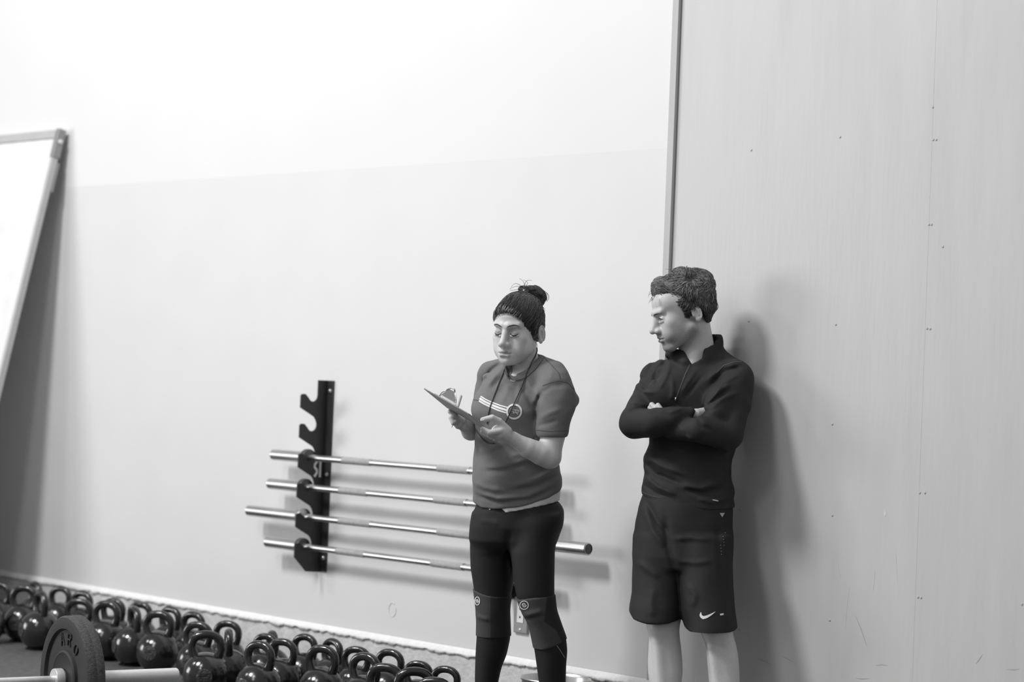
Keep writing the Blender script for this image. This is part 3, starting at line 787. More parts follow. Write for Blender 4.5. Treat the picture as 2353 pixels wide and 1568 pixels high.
# folds
def fold(f, fig, L):
    for pts, r, h in L: f.fold([fig.P(*q) for q in pts], r, h)
fold(tee, W, [([(1154, 834, .05), (1130, 852, .05), (1108, 884, .03)], .010, -.010), ([(1163, 838, .08), (1140, 862, .08), (1116, 892, .06)], .008, .006), ([(1170, 846, .08), (1150, 872, .08), (1124, 900, .06)], .008, -.004),
              ([(1228, 945, .12), (1216, 920, .14), (1196, 880, .13)], .011, -.007), ([(1236, 935, .14), (1228, 905, .15), (1206, 868, .12)], .011, .006),
              ([(1222, 958, .14), (1202, 944, .16), (1176, 926, .16)], .012, .004), ([(1228, 975, .14), (1232, 930, .16), (1246, 900, .17)], .009, -.010),
              ([(1108, 1074, .12), (1160, 1072, .16), (1218, 1054, .17)], .012, .006), ([(1112, 1082, .12), (1150, 1083, .16), (1206, 1068, .17)], .010, -.006), ([(1168, 1050, .15), (1200, 1046, .17), (1224, 1032, .16)], .010, .005),
              ([(1095, 1040, .1), (1120, 1034, .14), (1160, 1020, .16)], .013, .005), ([(1100, 1014, .1), (1124, 1022, .14), (1150, 1040, .16)], .010, -.004),
              ([(1090, 1130, .1), (1140, 1148, .16), (1210, 1142, .17), (1284, 1108, .1)], .010, .006), ([(1094, 1140, .1), (1150, 1156, .16), (1220, 1148, .16), (1284, 1118, .1)], .007, -.005),
              ([(1180, 1116, .16), (1228, 1106, .17), (1288, 1076, .1)], .012, .006), ([(1170, 1128, .16), (1226, 1120, .17), (1288, 1092, .1)], .009, -.006), ([(1088, 1108, .1), (1112, 1122, .15), (1160, 1130, .17)], .010, .004),
              ([(1236, 965, .18), (1262, 950, .2), (1290, 940, .19)], .010, .004), ([(1234, 980, .18), (1256, 975, .2), (1284, 965, .2)], .009, -.004),
              ([(1242, 905, .17), (1268, 888, .18), (1300, 884, .17)], .010, -.004), ([(1312, 890, .14), (1326, 915, .12), (1318, 950, .12)], .009, .004),
              ([(1170, 880, .12), (1164, 900, .13), (1150, 930, .14)], .012, .004), ([(1190, 876, .13), (1184, 900, .14), (1180, 925, .14)], .010, -.003), ([(1260, 830, .1), (1268, 850, .12), (1262, 876, .14)], .010, .003)])
tee.disp(lambda p: .0022 * wave(p, 34, .7) + .0012 * wave(p, 71, 1.9), (-.4, -.5, .3), (.4, .5, 1.8))
V, Q = snet(tee, P(1060, 1190, .4), P(1350, 780, -.34), .0042) if False else snet(tee, np.minimum(P(1068, 1182, .36), P(1068, 1182, -.3)), np.maximum(P(1345, 790, .36), P(1345, 790, -.3)), .0042)
tshirt = mesh('tshirt', V, Q, M_tee, W.root)
# --- head
hs = 1.085; hR = roty(.055) @ rotz(-math.radians(27)) @ rotx(math.radians(7)); ho = P(1189, 758.5, .03)
HT = lambda p: xf(p, hR, hs, ho)
body = Field(); head_ops(body, HT, 0)
body.u(cap(P(1206, 786, -.035), P(1205, 850, -.03), .044, .053), .014)
head_only = body.copy()
torso(body, -.018)
body.u(cap(P(1204, 862, .02), P(1182, 872, .075), .034, .026), .03)
Vh, Qh = snet(body, np.minimum(P(1100, 885, .25), P(1100, 885, -.22)), np.maximum(P(1275, 655, .25), P(1275, 655, -.22)), .0021)
# --- arms and hands
arm = Field()
arm.u(chain([P(1276, 890, .12), P(1270, 1000, .14), P(1262, 1050, .155)], [.046, .046, .041]), .01)
arm.u(chain([P(1263, 1051, .155), P(1243, 1043, .17), P(1213, 1030, .19), P(1181, 1010, .212)], [.041, .042, .036, .0245]), .015)
arm.u(cap(P(1181, 1010, .212), P(1152, 994, .243), .0225, .0265), .012)
arm.u(cap(P(1160, 1003, .215), P(1143, 992, .235), .025, .0235), .012)
for i in range(4):
    dx, dy, dw = 3.6 * i, 5.4 * i, -.0195 * i; L_ = (1., 1.12, 1.05, .8)[i]
    arm.u(chain([P(1150 + dx, 990 + dy * .7, .262 + dw), P(1146 - 22 * L_ + dx, 995 + dy * .8, .272 + dw), P(1143 - 34 * L_ + dx, 986 + dy, .27 + dw)], [.0125, .0108, .0085]), .005)
arm.u(chain([P(1166, 990, .238), P(1147, 969, .254), P(1131, 960.5, .265), P(1109, 965, .268)], [.017, .0128, .0116, .0088]), .008)
arm.c(ell(P(1108.5, 963, .278), (.006, .004, .005)), .002)
arm_l = arm
arm = Field()
arm.u(chain([P(1116, 892, -.105), P(1113, 985, -.105)], [.031, .039]), .01)
arm.u(chain([P(1112, 985, -.105), P(1082, 990, -.03), P(1068, 974, .02)], [.042, .037, .025]), .02)
arm.u(cap(P(1070, 977, .015), P(1055, 962, .045), .025, .024), .012)
arm.u(chain([P(1062, 966, .06), P(1045, 956, .08), P(1034, 946, .078)], [.014, .0118, .0092]), .007)
for q in ([(1050, 952, .05), (1037, 960, .082), (1041, 973, .09)], [(1055, 960, .05), (1045, 971, .085), (1051, 981, .08)], [(1061, 967, .045), (1054, 980, .075), (1063, 986, .06)], [(1068, 974, .035), (1064, 986, .06), (1073, 989, .045)]):
    arm.u(chain([P(*x) for x in q], [.0115, .0102, .0082]), .004)
arm_r = arm
def box_of(lo, hi): return np.minimum(lo, hi), np.maximum(lo, hi)
Va, Qa = snet(arm_l, *box_of(P(1090, 1095, .36), P(1322, 860, .03)), .0024)
Vb, Qb = snet(arm_r, *box_of(P(1018, 1025, .16), P(1150, 860, -.19)), .0024)
# --- legs
LR = W.rows([(1180, 1087, 1190, -.02, .115), (1208, 1083, 1188, -.03, .125), (1255, 1079.5, 1184, -.045, .115), (1304, 1081, 1182, -.05, .105), (1342, 1087, 1180, -.05, .095), (1372, 1091, 1174, -.045, .082), (1402, 1094.5, 1170.5, -.04, .073),
             (1430, 1096, 1171.5, -.045, .07), (1465, 1095, 1173, -.055, .072), (1503, 1092.5, 1165, -.065, .07), (1536, 1091.5, 1152, -.07, .063), (1568, 1091, 1145, -.07, .055), (1630, 1096, 1136, -.065, .042), (1672, 1095, 1137, -.06, .042)])
LL = W.rows([(1178, 1190, 1292, .03, .115), (1195, 1178, 1293, .04, .12), (1235, 1172, 1280, .05, .115), (1268, 1168, 1275, .06, .112), (1304, 1174, 1274.5, .07, .105), (1331, 1180, 1274, .08, .098), (1364, 1185, 1274, .09, .086), (1402, 1197, 1278, .09, .074),
             (1437, 1215.5, 1290, .08, .068), (1467, 1222.5, 1301, .065, .07), (1495, 1228, 1304, .055, .07), (1530, 1233, 1301, .05, .066), (1568, 1238, 1300, .045, .058), (1630, 1250, 1294, .04, .044), (1676, 1252, 1293, .04, .042)])
HP = W.rows([(1150, 1097, 1284, 0, .13), (1166, 1092, 1292, 0, .138), (1208, 1083.5, 1292, 0, .142), (1240, 1081, 1280, 0, .128), (1262, 1100, 1262, 0, .10)])
tights = Field(); tights.u(loft(LR, 0, .01), .01); tights.u(loft(LL, 0, .01), .01); tights.u(loft(HP, 0, .02), .03)
tights.c(cap(P(1183, 1380, .4), P(1183, 1380, -.4), .004, .004), .01)
tights_f = tights.copy()
fold(tights, W, [([(1172, 1215, .13), (1164, 1260, .12), (1178, 1330, .12)], .012, -.008), ([(1100, 1196, .1), (1150, 1206, .14)], .012, .004)])
V, Q = snet(tights, *box_of(P(1060, 1685, .3), P(1320, 1135, -.26)), .0056)
mesh('tights', V, Q, M_tights, W.root)
legs = Field(); legs.u(loft(LR, -.012, .01), .01); legs.u(loft(LL, -.012, .01), .01); legs.u(cap(P(1150, 1190, -.02), P(1225, 1190, .03), .085, .085), .03); torso(legs, -.02)
for a_, L_ in ((P(1116, 1672, -.06), LR), (P(1272, 1676, .04), LL)):
    legs.u(cap(a_, a_ - A(0, 0, .06), .034, .036), .02)
Vl, Ql = snet(legs, *box_of(P(1050, 1725, .32), P(1330, 800, -.28)), .0085)
Vall, Qall = merge((Vh, Qh), (Va, Qa), (Vb, Qb), (Vl, Ql))
# skin tone: lips and lids a little darker
q = (Vall - ho) @ hR / hs
tint = np.full(len(Vall), .58)
def spot(c_, r_): return np.exp(-(((q - A(*c_)) / A(*r_)) ** 2).sum(1))
tint *= 1 - .5 * np.clip(1.7 * (spot((0, -.099, -.0662), (.017, .012, .0045)) + spot((0, -.099, -.078), (.015, .012, .0055))), 0, 1)
for s in (-1, 1): tint *= 1 - .45 * spot((s * .031, -.09, .005), (.018, .02, .011))
for zf in (.05, .06): tint *= 1 - .10 * (np.exp(-((q[:, 2] - zf - .1 * q[:, 0] ** 2) / .0015) ** 2) * (np.abs(q[:, 0]) < .03) * (q[:, 1] < -.05))
mesh('body', Vall, Qall, M_skin_w, W.root, col=tint)
ft = A(-.55, -.83, 0)
shoe(W, P(1116, 1672, -.06), ft, W.root); shoe(W, P(1272, 1676, .04), ft, W.root)
# --- undershirt edge, collar, seams, print
us = Field(); us.u(loft([(r[0], r[1], r[2], r[3], r[4]) for r in T_rows], -.005, .004), .01); us.u(ell(P(1160, 1095, .06), A(.10, .095, .075) - .012), .06)
ucut = hemcut(W, [(1060, 1138), (1160, 1152), (1222, 1143), (1262, 1129), (1290, 1114), (1330, 1095)]); us.i(((lambda p: -ucut[0](p)), ucut[1], ucut[2]), .002)
us.i(hemcut(W, [(1060, 1150), (1090, 1154), (1110, 1158), (1150, 1161), (1162, 1173), (1222, 1162), (1294, 1149), (1330, 1146)]), .002)
V, Q = snet(us, *box_of(P(1070, 1190, .26), P(1310, 1080, -.24)), .005); mesh('undershirt', V, Q, M_cotton, W.root)
both = Field(); both.ops = tee.ops
ribbons(W, 'collar', M_rib, tee, [([(1250, 810), (1242, 828), (1229, 845), (1212, 860), (1196, 868), (1180, 870.5), (1167, 864), (1158, 850)], 9, False)], tshirt, .003)
ribbons(W, 'seam', M_seam, tee, [([(1250, 822), (1268, 840), (1284, 858), (1288, 872)], 1.2, False), ([(1247, 887), (1264, 880), (1284, 876), (1304, 880), (1320, 896)], 1., False), ([(1233, 989), (1268, 992), (1305, 990)], .9, False), ([(1088, 919), (1100, 921)], 1.5, False)], tshirt, .0012)
ribbons(W, 'stripe', M_print, tee, [([(1105, 911.5), (1116, 918.5), (1131, 925.5), (1150, 932.5), (1168, 937.5)], 2.8, False), ([(1102.5, 916), (1114, 923.5), (1130, 931), (1148, 938), (1165.5, 943.5)], 4.8, False), ([(1101, 921.5), (1113, 929), (1127, 935.5), (1146, 943.5), (1163.5, 949)], 3.6, False)], tshirt, .0016)
ribbons(W, 'ring_logo', M_print, tee, [(circ(1181.5, 946.3, 16.2, 15.8, n=48), 4, False)], tshirt, .002)
lg = lambda pts: [(1080 + x / 15.68, 900 + y / 15.68) for x, y in pts]
ribbons(W, 'logo_letters', M_printg, tee, [(lg([(1475, 640), (1775, 690)]), 2.6, False), (lg([(1775, 690), (1755, 745), (1640, 745)]), 2.2, False), (lg([(1640, 745), (1740, 828)]), 2.4, False), (lg([(1450, 702), (1560, 732)]), 2.2, False), (lg([(1560, 690), (1572, 800)]), 3., False), (lg([(1640, 690), (1600, 790)]), 1.6, False)], tshirt, .002)
# --- knee sleeves
def knee(L_, pts_top, pts_bot, ridge, name='knee_sleeve'):
    f = Field(); f.u(loft(L_, .0035, .01), .01)
    f.i(hemcut(W, pts_bot), .003)
    ht = hemcut(W, pts_top); f.i(((lambda p: -ht[0](p)), ht[1], ht[2]), .003)
    fold(f, W, ridge)
    xs = [p[0] for p in pts_top + pts_bot]; ys = [p[1] for p in pts_top + pts_bot]
    V, Q = snet(f, *box_of(P(min(xs), max(ys) + 8, .24), P(max(xs), min(ys) - 8, -.2)), .0044)
    return f, V, Q
kl, V, Q = knee(LL, [(1175, 1374), (1186, 1371), (1220, 1363), (1256, 1361), (1290, 1359)], [(1215, 1497), (1229, 1492), (1262, 1480), (1294, 1467), (1312, 1460)],
                [([(1203, 1418, .15), (1225, 1412, .18), (1250, 1405, .17)], .010, .006), ([(1204, 1428, .15), (1226, 1422, .17), (1250, 1414, .16)], .007, -.004)])
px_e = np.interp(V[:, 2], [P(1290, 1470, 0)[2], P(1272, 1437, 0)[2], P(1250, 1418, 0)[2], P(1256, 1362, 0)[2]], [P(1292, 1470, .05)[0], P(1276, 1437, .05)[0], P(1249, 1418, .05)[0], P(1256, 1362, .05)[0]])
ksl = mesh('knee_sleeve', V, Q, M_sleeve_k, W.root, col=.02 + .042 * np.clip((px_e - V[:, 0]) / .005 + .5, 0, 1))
kr, V, Q = knee(LR, [(1070, 1350), (1089, 1357), (1108, 1364), (1126, 1368), (1180, 1372)], [(1080, 1464), (1095, 1467), (1118, 1473), (1180, 1478)],
                [([(1094, 1420, .05), (1106, 1425, .07), (1126, 1428, .06)], .008, .005)])
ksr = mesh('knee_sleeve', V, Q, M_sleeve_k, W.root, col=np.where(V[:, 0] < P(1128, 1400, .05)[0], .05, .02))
def swirl(cx, cy, rx, ry):
    L = [(circ(cx, cy, rx, ry, n=36), 1.9, False)]
    for a in (0, math.pi):
        L.append(([(cx + rx * (.62 - .1 * math.cos(t)) * math.cos(t + a) * (1 - t / 5.2), cy + ry * .62 * math.sin(t + a) * (1 - t / 5.2)) for t in np.linspace(0, 4.2, 18)], 1.7, False))
    return L
ribbons(W, 'swirl_logo', M_print, kl, swirl(1205, 1391, 9.6, 9.6), ksl, .0018)
ribbons(W, 'swirl_logo', M_print, kr, swirl(1097.5, 1381.5, 5.2, 9.6), ksr, .0018)
ribbons(W, 'side_stitching', M_printg, tights_f, [([(1279, 1484), (1288, 1497), (1297, 1512)], 1.2, False), ([(1163, 1440), (1168, 1458)], 1., False)], W.root, .0015)
ribbons(W, 'waist_button', M_printg, tights_f, [([(1124.5, 1170.5), (1128, 1170.5)], 3.6, False)], W.root, .003)
# --- hair
def tubes_mesh(L, n=4):
    mb = MB()
    for Pn, r in L: mb.tube(Pn, r, n)
    return np.array(mb.V), mb.F
hair = Field()
hair.u(HT(ell((0, .02, .0405), (.0795, .1025, .0905))), .01)
hair.u(HT(ell((0, .075, -.01), (.056, .04, .06))), .03)
bun_c = P(1227, 681, -.06)
bd_ = (bun_c - ho) @ hR / hs; bdn = bd_ / np.linalg.norm(bd_)
e1 = np.cross(bdn, A(1, 0, 0)); e1 /= np.linalg.norm(e1); e2 = np.cross(bdn, e1)
def strands(p):
    c_ = (p - ho) @ hR / hs; az = np.arctan2(c_ @ e1, c_ @ e2); r_ = c_ @ bdn
    return .0009 * np.sin(az * 74 + 3 * np.sin(r_ * 60)) + .0009 * np.sin(az * 31 + 1.7 + 2 * np.sin(r_ * 38)) + .0012 * wave(p, 60, .4)
lo_, hi_ = box_of(P(1100, 830, .25), P(1290, 630, -.3))
hair.u(HT(ell((0, -.037, .05), (.0615, .0524, .053))), .02)
hair.disp(strands, lo_, hi_)
hair.c(HT(ell((0, -.098, -.036), (.0735, .084, .1005))), .012)
hair.c(HT(ell((0, .03, -.085), (.09, .085, .055))), .01)
for s in (-1, 1): hair.c(HT(ell((s * .082, .028, -.018), (.018, .026, .036))), .006)
for s in (-1, 1): hair.u(HT(cap((s * .068, -.012, .02), (s * .069, -.008, -.012), .009, .004)), .012)
cap_f = hair.copy()
bun = Field()
bun.u(ell(bun_c, (.048, .05, .036), roty(.35)), .01); bun.u(cap(P(1212, 690, -.03), bun_c, .036, .03), .02)
bun.u(ell(P(1210, 668, -.04), (.03, .03, .016), roty(.2)), .015)
bun.disp(lambda p: .0022 * np.sin(np.arctan2(p[:, 2] - bun_c[2] + .02, p[:, 0] - bun_c[0] + .03) * 3 + np.linalg.norm(p - bun_c - A(-.03, 0, -.02), axis=1) * 420) + .001 * wave(p, 130, 1), lo_, hi_)
V1, Q1 = snet(hair, lo_, hi_, .0026); V2, Q2 = snet(bun, lo_, hi_, .0026)
cap_V = V1
Vm, Qm = merge((V1, Q1), (V2, Q2))
hobj = mesh('hair', Vm, Qm, M_hair_d, W.root, col=.012 + .012 * np.clip(np.sin(Vm[:, 0] * 700) * np.sin(Vm[:, 2] * 430), 0, 1))
rs = np.random.RandomState(7); L = []
fs = Field(); fs.ops = cap_f.ops
P0 = cap_V[rs.choice(len(cap_V), 2600, replace=False)]                        # combed-back strands that lie on the head
S = grow(fs, P0, np.zeros_like(P0) + A(0, 0, 1), 9, .0065, np.full(len(P0), .0006), 0., np.zeros(len(P0)), rs, target=P(1212, 690, -.03))
ok = np.linalg.norm(S[:, -1] - P(1212, 690, -.03), axis=1) > .012
S = S[ok]; Vs, Qs, Cs = strand_mesh(S, np.linspace(.00075, .0004, 9)[None] * rs.uniform(.6, 1.2, (len(S), 1)), .012 + .16 * rs.rand(len(S)) ** 4)
P0 = V2[rs.choice(len(V2), 500, replace=False)]; d0 = np.cross(P0 - bun_c, A(.3, 1, -.5)) + rs.randn(len(P0), 3) * .004; d0 /= np.linalg.norm(d0, axis=1)[:, None]
S = grow(bun, P0, d0, 9, .006, np.full(len(P0), .0006), 0., np.zeros(len(P0)), rs)
Vs2, Qs2, Cs2 = strand_mesh(S, np.linspace(.0008, .0004, 9)[None] * rs.uniform(.6, 1.2, (len(S), 1)), rs.uniform(.012, .055, len(S)))
xx = rs.uniform(-.058, .058, 420); zz_ = .066 - 10. * np.abs(xx) ** 2 - rs.rand(420) * .0045 + .001                  # fine hairs along the hairline
fh = Field(); fh.ops = fs.ops + head_only.ops
S = grow(fh, canon_project(W, head_only, hR, hs, ho, list(zip(xx, zz_))), np.zeros((420, 3)) + A(0, 0, 1), 8, .005, np.full(420, .0008), 0., np.zeros(420), rs, target=P(1212, 690, -.03))
Vs3, Qs3, Cs3 = strand_mesh(S, np.linspace(.0003, .0007, 8)[None] * rs.uniform(.6, 1.1, (420, 1)), rs.uniform(.012, .05, 420))
Vs, Qs = merge((Vs, Qs), (Vs2, Qs2), (Vs3, Qs3)); Cs = np.r_[Cs, Cs2, Cs3]
tag(mesh('hair_strands', Vs, Qs, M_hair_d, hobj, col=Cs), kind='stuff')
def fly(pts, r=.0007):
    Q_ = np.array([P(*q) for q in pts]); t = np.linspace(0, 1, len(Q_)); tt = np.linspace(0, 1, 14)
    co = np.polyfit(t, Q_, min(3, len(Q_) - 1)); return (np.array([sum(co[i] * x ** (len(co) - 1 - i) for i in range(len(co))) for x in tt]), np.linspace(r, r * .5, 14))
for q in ([(1204, 658, 0), (1203, 648, 0), (1193, 640, 0)], [(1206, 658, 0), (1210, 646, 0), (1222, 645, 0)], [(1202, 662, 0), (1188, 658, 0), (1171, 665, 0)], [(1200, 660, .01), (1185, 652, .01), (1174, 662, .01)],
          [(1208, 657, -.02), (1212, 650, -.02), (1203, 643, -.02)], [(1200, 664, 0), (1180, 667, .02), (1172, 668, .03)], [(1255, 672, -.06), (1262, 684, -.06), (1253, 694, -.06)], [(1250, 668, -.06), (1259, 680, -.06), (1257, 694, -.06)],
          [(1183, 716, .118), (1184, 735, .128), (1181, 743, .132)], [(1231, 786, -.02), (1235, 795, -.02), (1233, 800, -.02)], [(1247, 706, -.05), (1252, 713, -.05), (1246, 722, -.05)]):
    L.append(fly(q, .001))
V, Fs = tubes_mesh(L, 3)
tag(mesh('flyaway_hairs', V, Fs, M_hair_d, hobj, col=np.full(len(V), .028)), kind='stuff')
# brows and lashes, laid on the face
for s in (-1, 1):
    bx = canon_project(W, head_only, hR, hs, ho, [(s * x, z) for x, z in ((.011, .0195), (.02, .0235), (.031, .0265), (.041, .0255), (.048, .0205))], .0006)
    MB().tube(bx, [.0018, .003, .003, .002, .0008], 8, flat=.7).build('eyebrow', M_brow, W.root, True)
    lx = canon_project(W, head_only, hR, hs, ho, [(s * x, z) for x, z in ((.0175, -.004), (.022, -.0078), (.0295, -.0102), (.037, -.009), (.0445, -.0045))], .0007)
    MB().tube(lx, [.0009, .0021, .0027, .0025, .001], 8).build('eyelashes', M_brow, W.root, True)
# --- clipboard: front corner, long edge, short edge
Tc = P(974, 893, .32); av = A(.170, -.075, -.095 + .0); bv = A(.079, .257, -.067)
pa, pbv = P(1078, 952, .395) - Tc, P(1026, 936, .063) - Tc
ea = pa / np.linalg.norm(pa); eb = pbv - ea * (ea @ pbv); eb /= np.linalg.norm(eb); en = np.cross(ea, eb)
if en[2] < 0: en = -en
la, lb = np.linalg.norm(pa), np.linalg.norm(pbv)
def world(fig, v): return np.array(fig.M @ Vector(v))
def wdir(fig, v): return np.array(fig.M.to_3x3() @ Vector(v))
cb = empty('clipboard', (0, 0, 0), 'thin grey clipboard with a steel clip held up by the woman', 'clipboard')
cb.matrix_world = frame(wdir(W, ea), wdir(W, eb), wdir(W, en), world(W, Tc))
if np.linalg.det(np.stack([ea, eb, en], 1)) < 0: cb.matrix_world = frame(wdir(W, ea), wdir(W, eb), -wdir(W, en), world(W, Tc)); sg_ = -1
else: sg_ = 1
MB().box((0, 0, -.002), (la, lb, .002), .0015).build('board', M_hard, cb)
zz = lambda a, b: (min(sg_ * a, sg_ * b), max(sg_ * a, sg_ * b))
z0, z1 = zz(.0021, .0029)
MB().box((.012, .03, z0), (la - .006, lb - .004, z1)).build('paper', M_paper, cb)
clip = MB()
cxm = la * .47
z0, z1 = zz(.002, .005); clip.box((cxm - .052, .006, z0), (cxm + .05, .03, z1), .001)
cl = clip.build('clip', M_chrome, cb)
clf = MB()
for x in (-.034, .034):
    clf.tube([(cxm + x * 1.1, .02, sg_ * .004), (cxm + x * .9, .012, sg_ * .022), (cxm + x * .35, .006, sg_ * .046)], .0022, 8)
clf.tube([(cxm - .012, .006, sg_ * .046), (cxm - .006, .006, sg_ * .052), (cxm + .006, .006, sg_ * .052), (cxm + .012, .006, sg_ * .046)], .003, 8)
clf.build('spring_wire', M_chrome, cl, True)
pv = MB().add([(cxm - .036, .02, sg_ * .006), (cxm + .036, .02, sg_ * .006), (cxm + .013, .008, sg_ * .044), (cxm - .013, .008, sg_ * .044), (cxm - .036, .024, sg_ * .006), (cxm + .036, .024, sg_ * .006), (cxm + .013, .012, sg_ * .045), (cxm - .013, .012, sg_ * .045)],
              [(0, 1, 2, 3), (7, 6, 5, 4), (0, 4, 5, 1), (1, 5, 6, 2), (2, 6, 7, 3), (3, 7, 4, 0)]).build('clip_jaw', M_chrome, cl)
# --- pen held behind the clipboard
a_, b_ = P(1037.5, 984, .07), P(1060, 909, .02)
pe = empty('pen', (0, 0, 0), 'slim pale pen between the fingers under the clipboard', 'pen'); ax = (b_ - a_) / np.linalg.norm(b_ - a_); sx = np.cross(ax, A(0, 1, 0)); sx /= np.linalg.norm(sx)
pe.matrix_world = frame(wdir(W, sx), wdir(W, np.cross(ax, sx)), wdir(W, ax), world(W, a_)); Lp = np.linalg.norm(b_ - a_)
MB().lathe([(0, 0), (.0012, .002), (.0042, .016), (.0045, .02), (.0045, Lp - .02), (0, Lp - .02)], 14).build('barrel', M_pen, pe, True, .6)
MB().lathe([(.0048, Lp - .05), (.0048, Lp - .004), (.003, Lp), (0, Lp)], 14).build('cap', M_printg, pe, True, .6)
MB().box((-.002, -.0075, Lp - .045), (.002, -.005, Lp - .006), .0006).build('pocket_clip', M_dark, pe)
# --- lanyard round her neck
wf = Field(); wf.ops = tee.ops + body.ops
ly = empty('lanyard', W.o, 'thin black lanyard cord hanging round the neck over the grey tee', 'lanyard'); ly.matrix_world = W.M
r1 = W.cord(wf, [(1233, 806), (1229, 820), (1222, 836), (1211, 858), (1200, 886), (1190, 911), (1176, 941), (1162, 972), (1150, 990)], .0022, .003)
neck_back = np.array([P(1196, 812, -.09), P(1226, 800, -.07), P(1234, 800, -.02)])
MB().tube(np.vstack([neck_back, r1]), .002, 6).build('cord', M_cord, ly, True)
l1 = W.cord(wf, [(1160, 850), (1153, 868), (1144, 890), (1134, 915), (1127, 935), (1123, 952), (1120, 975)], .0022, .003)
MB().tube(np.vstack([[P(1170, 835, .02)], l1]), .002, 6).build('cord', M_cord, ly, True)
l2 = W.cord(wf, [(1094, 984), (1100, 995), (1110, 1008), (1121, 1018), (1138, 1019)], .0022, .004)
MB().tube(l2, .0018, 6).build('cord', M_cord, ly, True)
kn = W.cord(wf, [(1162, 846), (1167, 854), (1165, 860), (1171, 868)], .004, .006)
MB().tube(kn, [.005, .0065, .005, .004][:len(kn)] if len(kn) <= 4 else np.interp(np.linspace(0, 1, len(kn)), [0, .4, 1], [.004, .0065, .003]), 8).build('knot', M_cord, ly, True)
# ---------------------------------------------------------------- man with folded arms
Mn = Figure('person', 1590, 900, 8.34, None, 'man with wavy hair and folded arms in a black zip top and shorts', lean=.22)   # shoulders against the wall, feet forward
P = Mn.P
def poly2(fig, pts, wlo=-9., whi=9.):
    """outline in the picture plane, extruded through the figure between two depths"""
    Q = np.array([fig.P(x, y, 0)[[0, 2]] for x, y in pts]); n = len(Q); y0 = fig.P(1590, 900, whi)[1] if whi < 5 else -9.; y1 = fig.P(1590, 900, wlo)[1] if wlo > -5 else 9.
    def fn(p):
        x = p[:, [0, 2]]; d = np.full(len(p), 9.); s = np.ones(len(p))
        for i in range(n):
            a, b = Q[i], Q[i - 1]; e = b - a; v = x - a
            t = np.clip(v @ e / (e @ e + 1e-12), 0, 1); r = v - t[:, None] * e; d = np.minimum(d, (r ** 2).sum(1))
            c1, c2, c3 = x[:, 1] >= a[1], x[:, 1] < b[1], e[0] * v[:, 1] > e[1] * v[:, 0]
            m = (c1 & c2 & c3) | (~c1 & ~c2 & ~c3); s[m] *= -1
        d = s * np.sqrt(d); return np.maximum(d, np.maximum(y0 - p[:, 1], p[:, 1] - y1))
    lo, hi = Q.min(0), Q.max(0)
    return fn, A(lo[0], y0, lo[1]), A(hi[0], y1, hi[1])
T_m = Mn.rows([(826, 1545, 1655, 0, .06), (846, 1512, 1692, 0, .095), (875, 1500, 1702, 0, .118), (920, 1492, 1704, 0, .128), (970, 1490, 1700, 0, .13), (1022, 1492, 1694, 0, .128), (1040, 1484, 1688, 0, .128), (1055, 1477, 1683, 0, .128),
               (1075, 1478, 1680, 0, .128), (1091, 1480.5, 1680, 0, .126), (1106, 1477, 1682, 0, .126), (1119, 1474, 1686, 0, .126), (1134, 1474, 1688, 0, .126), (1147, 1476, 1685, 0, .124), (1160, 1478, 1689, 0, .124), (1185, 1480, 1684, 0, .122)])
def torso_m(f, infl=0.):
    f.u(loft(T_m, infl, .03), .01)
    f.u(cap(P(1508, 872, -.08), P(1600, 868, 0), .052 + infl, .065 + infl), .03)
    f.u(cap(P(1600, 868, 0), P(1690, 874, .09), .065 + infl, .056 + infl), .03)
    f.u(cap(P(1640, 814, -.05), P(1690, 862, .08), .034 + infl, .052 + infl), .03)
    f.u(cap(P(1572, 836, -.02), P(1514, 862, -.08), .03 + infl, .045 + infl), .03)
    f.u(ell(P(1535, 905, .08), A(.08, .06, .06) + infl), .06)
def arm_r_m(f, infl=0.):
    f.u(chain([P(1506, 869, -.08), P(1488, 915, -.01), P(1459, 971, .09)], [.0575 + infl, .056 + infl, .0545 + infl]), .02)
    f.u(chain([P(1459, 972, .09), P(1505, 972, .165), P(1545, 962, .19), P(1584, 951, .18)], [.0545 + infl, .0555 + infl, .043 + infl, .0245 + infl * .6]), .02)
def arm_l_m(f, infl=0.):
    f.u(chain([P(1694, 873, .095), P(1688, 930, .12), P(1672, 1001, .16)], [.0605 + infl, .06 + infl, .052 + infl]), .02)
    f.u(chain([P(1672, 1002, .16), P(1606, 987, .225), P(1548, 991, .165)], [.051 + infl, .048 + infl, .033 + infl]), .02)
top = Field(); torso_m(top); arm_r_m(top); arm_l_m(top)
top.u(chain([P(1536, 816, .0), P(1554, 814, .035), P(1574, 834, .07)], [.012, .018, .02]), .02)
top.u(chain([P(1692, 886, .11), P(1656, 920, .145), P(1642, 952, .175)], [.058, .056, .046]), .02)
top.u(chain([P(1618, 786, -.02), P(1604, 834, 0)], [.071, .088]), .02)           # stand-up collar
hemM = hemcut(Mn, [(1440, 1132), (1474, 1136), (1496, 1146), (1518, 1150), (1568, 1159), (1620, 1168), (1655, 1173), (1680, 1172), (1694, 1160), (1720, 1150)])
top.i(hemM, .005)
